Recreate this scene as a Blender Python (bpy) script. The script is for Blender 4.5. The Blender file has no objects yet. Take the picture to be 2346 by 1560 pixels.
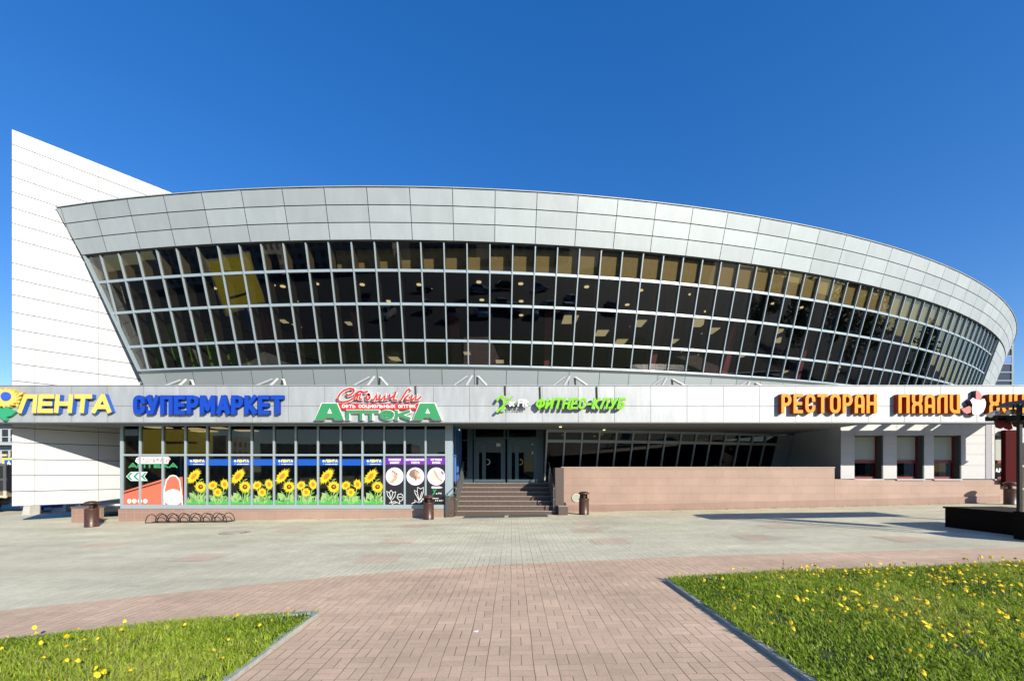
import bpy, math, random
import numpy as np
from mathutils import Vector

rnd = random.Random(7)
R = math.radians
scene = bpy.context.scene
COL = scene.collection

# ------------------------------------------------------------------ camera, sky, sun, exposure
EYE = 1.65
cam = bpy.data.cameras.new('camera')
cam_ob = bpy.data.objects.new('camera', cam)
COL.objects.link(cam_ob)
cam.sensor_width = 36.0
cam.lens = 36.0 * 970 / 2346
cam.shift_y = 300 / 2346
cam.clip_end = 3000
cam_ob.location = (0, 0, EYE)
cam_ob.rotation_euler = (R(90), 0, 0)
scene.camera = cam_ob

SUN_EL, SUN_AZ = 23.0, 141.0          # azimuth clockwise from +Y: behind the camera, to the right
world = bpy.data.worlds.new("World")
scene.world = world
world.use_nodes = True
wn = world.node_tree
sky = wn.nodes.new('ShaderNodeTexSky')
sky.sky_type = 'NISHITA'
sky.sun_disc = False
sky.sun_elevation = R(SUN_EL)
sky.sun_rotation = R(SUN_AZ)
sky.altitude = 600
sky.air_density = 1.0
sky.dust_density = 0.25
sky.ozone_density = 3.0
hsv = wn.nodes.new('ShaderNodeHueSaturation')
hsv.inputs['Hue'].default_value = 0.517
hsv.inputs['Value'].default_value = 1.16
hsv.inputs['Saturation'].default_value = 1.60
gam = wn.nodes.new('ShaderNodeGamma')
gam.inputs['Gamma'].default_value = 0.70
wn.links.new(sky.outputs[0], gam.inputs['Color'])
wn.links.new(gam.outputs[0], hsv.inputs['Color'])
wn.links.new(hsv.outputs[0], wn.nodes['Background'].inputs['Color'])
wn.nodes['Background'].inputs['Strength'].default_value = 0.15

sun = bpy.data.lights.new('sun', 'SUN')
sun.energy = 4.6
sun.angle = R(0.5)
sun.color = (1.0, 0.93, 0.80)
sun_ob = bpy.data.objects.new('sun', sun)
COL.objects.link(sun_ob)
sd = Vector((math.sin(R(SUN_AZ)) * math.cos(R(SUN_EL)), math.cos(R(SUN_AZ)) * math.cos(R(SUN_EL)), math.sin(R(SUN_EL))))
sun_ob.rotation_euler = (-sd).to_track_quat('-Z', 'Y').to_euler()
sun_ob.location = sd * 60

scene.view_settings.view_transform = 'Standard'
scene.view_settings.look = 'None'
scene.view_settings.gamma = 1
scene.view_settings.exposure = 0.75
scene.render.engine = 'CYCLES'
scene.cycles.max_bounces = 8
scene.cycles.transparent_max_bounces = 16
scene.cycles.caustics_reflective = False
scene.cycles.caustics_refractive = False

# ------------------------------------------------------------------ measuring
def px(x, Z):                       # photograph column -> X at distance Z
    return (x - 1173.0) / 970.0 * Z
def pz(y, Z):                       # photograph row -> height at distance Z
    return EYE + (1080.0 - y) / 970.0 * Z
def gz(X):                          # the plaza rises gently to the right
    X = max(-24.0, min(30.0, X))
    return .01 + .017 * X + .00025 * X * X

# ------------------------------------------------------------------ mesh builder
class MB:
    def __init__(s):
        s.v, s.f, s.m, s.t, s.sm = [], [], [], [], []
    def poly(s, pts, m=0, tone=.5, smooth=False):
        b = len(s.v)
        s.v.extend([tuple(p) for p in pts])
        s.f.append(tuple(range(b, b + len(pts))))
        s.m.append(m); s.t.append(tone); s.sm.append(smooth)
    def box(s, x0, x1, y0, y1, z0, z1, m=0, tone=.5):
        p = [(x0,y0,z0),(x1,y0,z0),(x1,y1,z0),(x0,y1,z0),(x0,y0,z1),(x1,y0,z1),(x1,y1,z1),(x0,y1,z1)]
        b = len(s.v); s.v.extend(p)
        for f in ((0,3,2,1),(4,5,6,7),(0,1,5,4),(1,2,6,5),(2,3,7,6),(3,0,4,7)):
            s.f.append(tuple(b + i for i in f)); s.m.append(m); s.t.append(tone); s.sm.append(False)
        return s
    def bar(s, a, b, w, d, up=(0,0,1), m=0, tone=.5):      # rectangular bar from a to b
        a = Vector(a); b = Vector(b); ax = (b - a).normalized()
        up = Vector(up)
        sx = ax.cross(up)
        if sx.length < 1e-5: sx = ax.cross(Vector((0,1,0)))
        sx.normalize(); sy = sx.cross(ax).normalized()
        q = []
        for c in (a, b):
            for i, j in ((-1,-1),(1,-1),(1,1),(-1,1)):
                q.append(tuple(c + sx * (w/2*i) + sy * (d/2*j)))
        k = len(s.v); s.v.extend(q)
        for f in ((0,1,2,3),(7,6,5,4),(0,4,5,1),(1,5,6,2),(2,6,7,3),(3,7,4,0)):
            s.f.append(tuple(k + i for i in f)); s.m.append(m); s.t.append(tone); s.sm.append(False)
        return s
    def tube(s, pts, r, n=8, m=0, cap=True):
        pts = [Vector(p) for p in pts]; rings = []
        for i, p in enumerate(pts):
            t = (pts[min(i+1, len(pts)-1)] - pts[max(i-1, 0)]).normalized()
            u = t.cross(Vector((0,0,1)))
            if u.length < 1e-3: u = t.cross(Vector((0,1,0)))
            u.normalize(); w = u.cross(t)
            rr = r[i] if isinstance(r, (list, tuple)) else r
            b = len(s.v)
            for k in range(n):
                a = 2*math.pi*k/n
                s.v.append(tuple(p + u*(rr*math.cos(a)) + w*(rr*math.sin(a))))
            rings.append(b)
        for a, b in zip(rings, rings[1:]):
            for k in range(n):
                s.f.append((a+k, a+(k+1)%n, b+(k+1)%n, b+k)); s.m.append(m); s.t.append(.5); s.sm.append(n > 5)
        if cap:
            for b in (rings[0], rings[-1]):
                s.f.append(tuple(range(b, b+n))); s.m.append(m); s.t.append(.5); s.sm.append(False)
        return s
    def lathe(s, prof, c=(0,0,0), n=24, m=0, a0=0, a1=360, smooth=True):
        full = abs(a1-a0-360) < 1e-6
        N = n if full else n+1
        rings = []
        for r, z in prof:
            b = len(s.v)
            for k in range(N):
                a = R(a0 + (a1-a0)*k/n)
                s.v.append((c[0]+r*math.cos(a), c[1]+r*math.sin(a), c[2]+z))
            rings.append(b)
        for a, b in zip(rings, rings[1:]):
            for k in range(n):
                s.f.append((a+k, a+(k+1)%N, b+(k+1)%N, b+k)); s.m.append(m); s.t.append(.5); s.sm.append(smooth)
        return s
    def prism(s, pts, y0, y1, mf=0, ms=0):                  # outline in XZ, front at y0
        n = len(pts); b = len(s.v)
        s.v.extend([(x, y0, z) for x, z in pts]); s.v.extend([(x, y1, z) for x, z in pts])
        s.f.append(tuple(range(b, b+n))); s.m.append(mf); s.t.append(.5); s.sm.append(False)
        s.f.append(tuple(range(b+2*n-1, b+n-1, -1))); s.m.append(ms); s.t.append(.5); s.sm.append(False)
        for i in range(n):
            j = (i+1) % n
            s.f.append((b+i, b+n+i, b+n+j, b+j)); s.m.append(ms); s.t.append(.5); s.sm.append(False)
        return s
    def stroke(s, pts, w, y0, y1=None, mf=0, ms=0, closed=False):   # ribbon of width w along pts (XZ plane)
        P = [Vector((p[0], p[1])) for p in pts]
        n = len(P); L, Q = [], []
        for i in range(n):
            if closed: a, b = P[i-1], P[(i+1) % n]
            else: a, b = P[max(i-1, 0)], P[min(i+1, n-1)]
            d1 = (P[i]-a); d2 = (b-P[i])
            if d1.length < 1e-9: d1 = d2
            if d2.length < 1e-9: d2 = d1
            d1 = d1.normalized(); d2 = d2.normalized()
            t = d1 + d2
            t = t.normalized() if t.length > .15 else d1
            nr = Vector((-t.y, t.x))
            c = max(.72, nr.dot(Vector((-d1.y, d1.x))))
            off = nr * (w/2/c)
            L.append(P[i]+off); Q.append(P[i]-off)
        segs = range(n) if closed else range(n-1)
        for i in segs:
            j = (i+1) % n
            s.poly([(Q[i].x,y0,Q[i].y),(Q[j].x,y0,Q[j].y),(L[j].x,y0,L[j].y),(L[i].x,y0,L[i].y)], mf)
            if y1 is not None:
                s.poly([(L[i].x,y0,L[i].y),(L[j].x,y0,L[j].y),(L[j].x,y1,L[j].y),(L[i].x,y1,L[i].y)], ms)
                s.poly([(Q[j].x,y0,Q[j].y),(Q[i].x,y0,Q[i].y),(Q[i].x,y1,Q[i].y),(Q[j].x,y1,Q[j].y)], ms)
        if y1 is not None and not closed:
            for i in (0, n-1):
                s.poly([(L[i].x,y0,L[i].y),(Q[i].x,y0,Q[i].y),(Q[i].x,y1,Q[i].y),(L[i].x,y1,L[i].y)], ms)
        return s
    def build(s, name, mats, parent=None, origin=None):
        if not isinstance(mats, (list, tuple)): mats = [mats]
        root = parent
        while root is not None and root.parent is not None: root = root.parent
        o = Vector(root.location) if root is not None else Vector(origin or (0,0,0))
        me = bpy.data.meshes.new(name)
        me.from_pydata([(p[0]-o.x, p[1]-o.y, p[2]-o.z) for p in s.v], [], s.f)
        for m in mats: me.materials.append(m)
        me.polygons.foreach_set('material_index', s.m)
        me.polygons.foreach_set('use_smooth', s.sm)
        at = me.attributes.new('tone', 'FLOAT', 'FACE')
        at.data.foreach_set('value', s.t)
        me.update()
        ob = bpy.data.objects.new(name, me)
        COL.objects.link(ob)
        if parent is not None: ob.parent = parent
        else: ob.location = o
        return ob

def thing(name, label, cat, loc=(0,0,0), group=None):
    o = bpy.data.objects.new(name, None)
    o.empty_display_size = .3
    COL.objects.link(o)
    o.location = loc
    return tag(o, label, cat, group)
def tag(o, label, cat, group=None):
    o['label'] = label; o['category'] = cat
    if group: o['group'] = group
    return o
def struct(o):
    o['kind'] = 'structure'
    return o
def dup(o, loc=None, rotz=None, label=None, parent=None):
    c = o.copy(); COL.objects.link(c)
    if parent is not None: c.parent = parent
    if loc is not None: c.location = loc
    if rotz is not None: c.rotation_euler = (0, 0, rotz)
    if label: c['label'] = label
    for ch in list(o.children): dup(ch, parent=c)
    return c

# ------------------------------------------------------------------ materials
MATS = {}
def mat(name, col, rough=.6, metal=0., bump=0., bscale=20., var=0., vscale=3., tone=0., spec=.5, coat=0., detail=4, stretch=None):
    if name in MATS: return MATS[name]
    m = bpy.data.materials.new(name); m.use_nodes = True
    nt = m.node_tree; N = nt.nodes; L = nt.links
    b = N['Principled BSDF']
    b.inputs['Roughness'].default_value = rough
    b.inputs['Metallic'].default_value = metal
    b.inputs['Specular IOR Level'].default_value = spec
    if coat: b.inputs['Coat Weight'].default_value = coat
    c4 = (*col, 1)
    b.inputs['Base Color'].default_value = c4
    tc = N.new('ShaderNodeTexCoord')
    vec = tc.outputs['Object']
    if stretch:
        mp = N.new('ShaderNodeMapping'); mp.inputs['Scale'].default_value = stretch
        L.new(vec, mp.inputs['Vector']); vec = mp.outputs[0]
    last = None
    if var:
        n = N.new('ShaderNodeTexNoise'); n.inputs['Scale'].default_value = vscale; n.inputs['Detail'].default_value = detail
        n.inputs['Roughness'].default_value = .6
        L.new(vec, n.inputs['Vector'])
        mr = N.new('ShaderNodeMapRange'); mr.inputs['From Min'].default_value = .3; mr.inputs['From Max'].default_value = .7
        mr.inputs['To Min'].default_value = 1-var; mr.inputs['To Max'].default_value = 1+var
        L.new(n.outputs['Fac'], mr.inputs['Value']); last = mr.outputs[0]
    if tone:
        a = N.new('ShaderNodeAttribute'); a.attribute_name = 'tone'
        mr = N.new('ShaderNodeMapRange'); mr.inputs['To Min'].default_value = 1-tone; mr.inputs['To Max'].default_value = 1+tone
        L.new(a.outputs['Fac'], mr.inputs['Value'])
        if last is not None:
            mu = N.new('ShaderNodeMath'); mu.operation = 'MULTIPLY'
            L.new(last, mu.inputs[0]); L.new(mr.outputs[0], mu.inputs[1]); last = mu.outputs[0]
        else: last = mr.outputs[0]
    if last is not None:
        vm = N.new('ShaderNodeVectorMath'); vm.operation = 'SCALE'
        vm.inputs[0].default_value = col
        L.new(last, vm.inputs['Scale']); L.new(vm.outputs[0], b.inputs['Base Color'])
    if bump:
        n = N.new('ShaderNodeTexNoise'); n.inputs['Scale'].default_value = bscale; n.inputs['Detail'].default_value = 3
        L.new(vec, n.inputs['Vector'])
        bp = N.new('ShaderNodeBump'); bp.inputs['Strength'].default_value = 1.0; bp.inputs['Distance'].default_value = bump
        L.new(n.outputs['Fac'], bp.inputs['Height']); L.new(bp.outputs[0], b.inputs['Normal'])
    MATS[name] = m
    return m

def emit(name, col, st):
    m = bpy.data.materials.new(name); m.use_nodes = True
    b = m.node_tree.nodes['Principled BSDF']
    b.inputs['Base Color'].default_value = (*col, 1)
    b.inputs['Emission Color'].default_value = (*col, 1)
    b.inputs['Emission Strength'].default_value = st
    return m

def glass(name, tint, ior=1.6, wav=.004, scale=.6, refl=(1,1,1)):
    m = bpy.data.materials.new(name); m.use_nodes = True
    nt = m.node_tree; N = nt.nodes; L = nt.links
    N.remove(N['Principled BSDF'])
    out = N['Material Output']
    tr = N.new('ShaderNodeBsdfTransparent'); tr.inputs[0].default_value = (*tint, 1)
    gl = N.new('ShaderNodeBsdfGlossy'); gl.inputs['Roughness'].default_value = .015; gl.inputs[0].default_value = (*refl, 1)
    fr = N.new('ShaderNodeFresnel')
    ge = N.new('ShaderNodeNewGeometry'); mi = N.new('ShaderNodeMapRange')      # thin pane: same reflectance from both sides
    mi.inputs['To Min'].default_value = ior; mi.inputs['To Max'].default_value = 1/ior
    L.new(ge.outputs['Backfacing'], mi.inputs['Value']); L.new(mi.outputs[0], fr.inputs['IOR'])
    tc = N.new('ShaderNodeTexCoord')
    n = N.new('ShaderNodeTexNoise'); n.inputs['Scale'].default_value = scale; n.inputs['Detail'].default_value = 1
    L.new(tc.outputs['Object'], n.inputs['Vector'])
    bp = N.new('ShaderNodeBump'); bp.inputs['Distance'].default_value = wav; bp.inputs['Strength'].default_value = 1
    L.new(n.outputs['Fac'], bp.inputs['Height']); L.new(bp.outputs[0], gl.inputs['Normal'])
    mx = N.new('ShaderNodeMixShader')
    L.new(fr.outputs[0], mx.inputs[0]); L.new(tr.outputs[0], mx.inputs[1]); L.new(gl.outputs[0], mx.inputs[2])
    L.new(mx.outputs[0], out.inputs[0])
    return m

def math_n(N, L, op, a, b=None):
    n = N.new('ShaderNodeMath'); n.operation = op
    for i, v in enumerate((a, b)):
        if v is None: continue
        if isinstance(v, (int, float)): n.inputs[i].default_value = v
        else: L.new(v, n.inputs[i])
    return n.outputs[0]

def paving(name, col, col2, joint, unit=.2, cross=.45, dirt=.17):
    """clay pavers laid in basket weave pairs: one unit is two blocks"""
    m = bpy.data.materials.new(name); m.use_nodes = True
    nt = m.node_tree; N = nt.nodes; L = nt.links
    b = N['Principled BSDF']; b.inputs['Roughness'].default_value = .85
    b.inputs['Specular IOR Level'].default_value = .25
    tc = N.new('ShaderNodeTexCoord')
    wob = N.new('ShaderNodeTexNoise'); wob.inputs['Scale'].default_value = 1.3; wob.inputs['Detail'].default_value = 2
    L.new(tc.outputs['Object'], wob.inputs['Vector'])
    ad = N.new('ShaderNodeVectorMath'); ad.operation = 'MULTIPLY_ADD'
    L.new(wob.outputs['Color'], ad.inputs[0]); ad.inputs[1].default_value = (.035, .035, 0)
    L.new(tc.outputs['Object'], ad.inputs[2])
    sp = N.new('ShaderNodeSeparateXYZ'); L.new(ad.outputs[0], sp.inputs[0])
    M = lambda op, a, b=None: math_n(N, L, op, a, b)
    u = M('DIVIDE', sp.outputs['X'], unit); v = M('DIVIDE', sp.outputs['Y'], unit)
    iu = M('FLOOR', u); iv = M('FLOOR', v)
    fu = M('FRACT', u); fv = M('FRACT', v)
    par = M('FLOORED_MODULO', M('ADD', iu, iv), 2.0)
    inv = M('SUBTRACT', 1.0, par)
    s = M('ADD', M('MULTIPLY', par, fv), M('MULTIPLY', inv, fu))
    s2 = M('MULTIPLY', s, 2.0)
    blk = M('FLOOR', s2)
    dsp = M('MULTIPLY', M('SUBTRACT', .5, M('ABSOLUTE', M('SUBTRACT', M('FRACT', s2), .5))), unit/2)
    du = M('MULTIPLY', M('MINIMUM', fu, M('SUBTRACT', 1.0, fu)), unit)
    dv = M('MULTIPLY', M('MINIMUM', fv, M('SUBTRACT', 1.0, fv)), unit)
    def line(d, w):
        r = N.new('ShaderNodeMapRange'); r.interpolation_type = 'SMOOTHSTEP'
        r.inputs['From Min'].default_value = w*.45; r.inputs['From Max'].default_value = w
        r.inputs['To Min'].default_value = 1; r.inputs['To Max'].default_value = 0
        L.new(d, r.inputs['Value']); return r.outputs[0]
    wj = .0052
    # joint width wanders from place to place
    jn = N.new('ShaderNodeTexNoise'); jn.inputs['Scale'].default_value = .9; jn.inputs['Detail'].default_value = 3
    L.new(tc.outputs['Object'], jn.inputs['Vector'])
    jv = N.new('ShaderNodeMapRange'); jv.inputs['From Min'].default_value = .35; jv.inputs['From Max'].default_value = .62
    jv.inputs['To Min'].default_value = .35; jv.inputs['To Max'].default_value = 1.0
    L.new(jn.outputs['Fac'], jv.inputs['Value'])
    lu = line(du, wj); lv = M('MULTIPLY', line(dv, wj*.8), cross)  # cross joints painted fainter, imitating sun direction and grazing view
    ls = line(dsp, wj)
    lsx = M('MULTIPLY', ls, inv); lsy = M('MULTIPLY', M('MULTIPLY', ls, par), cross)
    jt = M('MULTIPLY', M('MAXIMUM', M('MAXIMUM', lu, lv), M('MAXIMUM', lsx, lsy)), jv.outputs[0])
    cv = N.new('ShaderNodeCombineXYZ'); L.new(iu, cv.inputs[0]); L.new(iv, cv.inputs[1]); L.new(blk, cv.inputs[2])
    wn_ = N.new('ShaderNodeTexWhiteNoise'); L.new(cv.outputs[0], wn_.inputs['Vector'])
    n1 = N.new('ShaderNodeTexNoise'); n1.inputs['Scale'].default_value = .55; n1.inputs['Detail'].default_value = 6; n1.inputs['Roughness'].default_value = .65
    L.new(tc.outputs['Object'], n1.inputs['Vector'])
    n2 = N.new('ShaderNodeTexNoise'); n2.inputs['Scale'].default_value = 60; n2.inputs['Detail'].default_value = 3
    L.new(tc.outputs['Object'], n2.inputs['Vector'])
    mix = N.new('ShaderNodeMix'); mix.data_type = 'RGBA'
    mix.inputs['A'].default_value = (*col, 1); mix.inputs['B'].default_value = (*col2, 1)
    L.new(wn_.outputs['Value'], mix.inputs['Factor'])
    f1 = N.new('ShaderNodeMapRange'); f1.inputs['From Min'].default_value = .3; f1.inputs['From Max'].default_value = .7
    f1.inputs['To Min'].default_value = 1-dirt; f1.inputs['To Max'].default_value = 1+dirt
    L.new(n1.outputs['Fac'], f1.inputs['Value'])
    f2 = N.new('ShaderNodeMapRange'); f2.inputs['From Min'].default_value = .3; f2.inputs['From Max'].default_value = .7
    f2.inputs['To Min'].default_value = .9; f2.inputs['To Max'].default_value = 1.1
    L.new(n2.outputs['Fac'], f2.inputs['Value'])
    sc = N.new('ShaderNodeVectorMath'); sc.operation = 'SCALE'
    L.new(mix.outputs['Result'], sc.inputs[0]); L.new(M('MULTIPLY', f1.outputs[0], f2.outputs[0]), sc.inputs['Scale'])
    # old stains: soft blotches, small dark spots, faint sweeping streaks
    st = N.new('ShaderNodeTexNoise'); st.inputs['Scale'].default_value = 2.3; st.inputs['Detail'].default_value = 8; st.inputs['Roughness'].default_value = .7
    L.new(tc.outputs['Object'], st.inputs['Vector'])
    s1 = N.new('ShaderNodeMapRange'); s1.inputs['From Min'].default_value = .56; s1.inputs['From Max'].default_value = .74
    s1.inputs['To Min'].default_value = 1; s1.inputs['To Max'].default_value = .84
    L.new(st.outputs['Fac'], s1.inputs['Value'])
    vo = N.new('ShaderNodeTexVoronoi'); vo.inputs['Scale'].default_value = 1.9; L.new(tc.outputs['Object'], vo.inputs['Vector'])
    s2_ = N.new('ShaderNodeMapRange'); s2_.inputs['From Min'].default_value = .025; s2_.inputs['From Max'].default_value = .05
    s2_.inputs['To Min'].default_value = .68; s2_.inputs['To Max'].default_value = 1
    L.new(vo.outputs['Distance'], s2_.inputs['Value'])
    mp = N.new('ShaderNodeMapping'); mp.inputs['Rotation'].default_value = (0,0,.25); mp.inputs['Scale'].default_value = (.12,1.3,1)
    L.new(tc.outputs['Object'], mp.inputs['Vector'])
    sk = N.new('ShaderNodeTexNoise'); sk.inputs['Scale'].default_value = 1; sk.inputs['Detail'].default_value = 4; L.new(mp.outputs[0], sk.inputs['Vector'])
    s3 = N.new('ShaderNodeMapRange'); s3.inputs['From Min'].default_value = .35; s3.inputs['From Max'].default_value = .65
    s3.inputs['To Min'].default_value = .92; s3.inputs['To Max'].default_value = 1.08
    L.new(sk.outputs['Fac'], s3.inputs['Value'])
    sc2 = N.new('ShaderNodeVectorMath'); sc2.operation = 'SCALE'
    L.new(sc.outputs[0], sc2.inputs[0]); L.new(M('MULTIPLY', M('MULTIPLY', s1.outputs[0], s2_.outputs[0]), s3.outputs[0]), sc2.inputs['Scale'])
    sc = sc2
    mj = N.new('ShaderNodeMix'); mj.data_type = 'RGBA'
    L.new(jt, mj.inputs['Factor']); L.new(sc.outputs[0], mj.inputs['A']); mj.inputs['B'].default_value = (*joint, 1)
    L.new(mj.outputs['Result'], b.inputs['Base Color'])
    h = M('ADD', M('MULTIPLY', jt, -.004), M('MULTIPLY', n2.outputs['Fac'], .0012))
    bp = N.new('ShaderNodeBump'); bp.inputs['Distance'].default_value = 1; bp.inputs['Strength'].default_value = .8
    L.new(h, bp.inputs['Height']); L.new(bp.outputs[0], b.inputs['Normal'])
    return m

def tiles(name, col, col2, mortar, w=.3, h=.3, offs=0., mort=.006, axis='XZ', rough=.55, tint=.5):
    m = bpy.data.materials.new(name); m.use_nodes = True
    nt = m.node_tree; N = nt.nodes; L = nt.links
    b = N['Principled BSDF']; b.inputs['Roughness'].default_value = rough
    tc = N.new('ShaderNodeTexCoord'); sp = N.new('ShaderNodeSeparateXYZ'); L.new(tc.outputs['Object'], sp.inputs[0])
    cb = N.new('ShaderNodeCombineXYZ')
    a = math_n(N, L, 'ADD', sp.outputs['X'], sp.outputs['Y']) if axis == 'XZ' else sp.outputs['X']
    L.new(a, cb.inputs[0]); L.new(sp.outputs['Z'] if axis == 'XZ' else sp.outputs['Y'], cb.inputs[1])
    br = N.new('ShaderNodeTexBrick'); br.offset = offs; br.squash = 1
    br.inputs['Scale'].default_value = 1; br.inputs['Mortar Size'].default_value = mort
    br.inputs['Brick Width'].default_value = w; br.inputs['Row Height'].default_value = h
    br.inputs['Mortar Smooth'].default_value = .3; br.inputs['Bias'].default_value = 0
    br.inputs['Color1'].default_value = (*col, 1); br.inputs['Color2'].default_value = (*col2, 1); br.inputs['Mortar'].default_value = (*mortar, 1)
    L.new(cb.outputs[0], br.inputs['Vector'])
    n = N.new('ShaderNodeTexNoise'); n.inputs['Scale'].default_value = 1.2; n.inputs['Detail'].default_value = 5
    L.new(tc.outputs['Object'], n.inputs['Vector'])
    mr = N.new('ShaderNodeMapRange'); mr.inputs['From Min'].default_value = .3; mr.inputs['From Max'].default_value = .7
    mr.inputs['To Min'].default_value = .9; mr.inputs['To Max'].default_value = 1.08
    L.new(n.outputs['Fac'], mr.inputs['Value'])
    sc = N.new('ShaderNodeVectorMath'); sc.operation = 'SCALE'
    L.new(br.outputs['Color'], sc.inputs[0]); L.new(mr.outputs[0], sc.inputs['Scale'])
    L.new(sc.outputs[0], b.inputs['Base Color'])
    bp = N.new('ShaderNodeBump'); bp.inputs['Distance'].default_value = .003; bp.invert = True
    L.new(br.outputs['Fac'], bp.inputs['Height']); L.new(bp.outputs[0], b.inputs['Normal'])
    return m

M_ALU = mat('aluminium panel', (.375, .415, .43), .55, .20, bump=.010, bscale=1.0, tone=.065, var=.055, vscale=1.2, stretch=(1.8,1.8,.5))
M_ALU2 = mat('fascia panel', (.355, .375, .385), .55, .22, bump=.010, bscale=1.3, tone=.06, var=.11, vscale=1.6, stretch=(2.2,2.2,.5))
M_WHITE = mat('white cladding', (.42, .42, .425), .45, 0, tone=.02, var=.015)
M_GREYCLAD = mat('grey lower cladding', (.32, .36, .365), .45, .35, bump=.004, bscale=1.2, tone=.06)
M_SEAM = mat('dark seam', (.06, .065, .07), .8)
M_FRAME = mat('pale window frame', (.29, .35, .38), .42, .15)
M_FRAMEDK = mat('petrol door frame', (.05, .09, .11), .4, .1)
M_DARK = mat('dark reveal', (.05, .055, .055), .6)
M_SOFFIT = mat('soffit', (.16, .17, .17), .6)
M_ROOF = mat('roof membrane', (.22, .22, .22), .9)
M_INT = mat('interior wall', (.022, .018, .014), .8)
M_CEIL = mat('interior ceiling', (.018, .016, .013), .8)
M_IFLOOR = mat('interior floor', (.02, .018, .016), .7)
M_GLASS = glass('bronze tinted glass', (.31, .30, .27), 1.75, .0035, .55)
M_LOWGL = glass('dark ground floor glass', (.07, .065, .06), 1.35, .002, .5)
M_SPGL = glass('clear bronze glass', (.60, .55, .44), 1.75, .0035, .55)
M_FIN = mat('mullion fin', (.10, .095, .075), .6)
M_SHOPGL = glass('shop glass', (.34, .32, .26), 1.6, .002, .5)
M_SPAN = mat('tan backing board', (.285, .25, .14), .7, var=.06, vscale=.8)
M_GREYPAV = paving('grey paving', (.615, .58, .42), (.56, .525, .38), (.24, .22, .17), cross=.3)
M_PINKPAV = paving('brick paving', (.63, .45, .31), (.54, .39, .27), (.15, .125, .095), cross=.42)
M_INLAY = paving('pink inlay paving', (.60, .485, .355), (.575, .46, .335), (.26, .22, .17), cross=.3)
M_PTILE = tiles('pink stone tile', (.315, .212, .163), (.295, .20, .155), (.25, .17, .133), .62, .31, .5, .004)
M_PTILE_S = tiles('small terracotta tile', (.285, .175, .135), (.27, .165, .13), (.36, .26, .21), .29, .27, 0, .008)
M_PBASE = tiles('dark pink base course', (.255, .16, .128), (.24, .152, .12), (.21, .14, .11), .4, .6, 0, .004)
M_GRANITE = mat('brown granite', (.078, .054, .043), .5, 0, var=.45, vscale=28, detail=6)
M_NOSING = mat('worn step tread', (.25, .20, .165), .6, var=.2, vscale=14)
M_CONC = mat('concrete', (.42, .41, .37), .9, bump=.004, bscale=30, var=.12, vscale=4)
M_KERB = mat('kerb stone', (.30, .32, .30), .9, bump=.006, bscale=40, var=.2, vscale=9)
M_ASPH = mat('asphalt', (.026, .029, .032), .95, bump=.004, bscale=80, var=.15, vscale=2)
M_SOIL = mat('lawn soil', (.04, .065, .012), 1.0, var=.3, vscale=10)
M_BLACK = mat('black paint', (.006, .006, .007), .5, spec=.3)
M_BLKSTONE = mat('black granite', (.005, .0045, .0045), .5, var=.3, vscale=40, spec=.06)
M_BROWN = mat('brown bin paint', (.060, .027, .02), .4, .1, var=.18, vscale=9, bump=.002, bscale=30)
M_STEEL = mat('brushed steel', (.62, .63, .62), .28, .9)
M_STRUT = mat('white tube', (.46, .47, .46), .5)
M_MAT = mat('rubber mat', (.075, .085, .08), .95, bump=.004, bscale=60)
M_IRON = mat('cast iron', (.10, .07, .045), .8, .3, bump=.004, bscale=50)
M_RED = mat('dark red frame', (.17, .012, .014), .4)
M_REDFAB = mat('red awning cloth', (.45, .06, .06), .8)
M_BLIND = mat('pale blind', (.36, .39, .35), .9, bump=.006, bscale=6, stretch=(1, 1, 9))
M_VOID = mat('dark room', (.012, .012, .012), .9)

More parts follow.
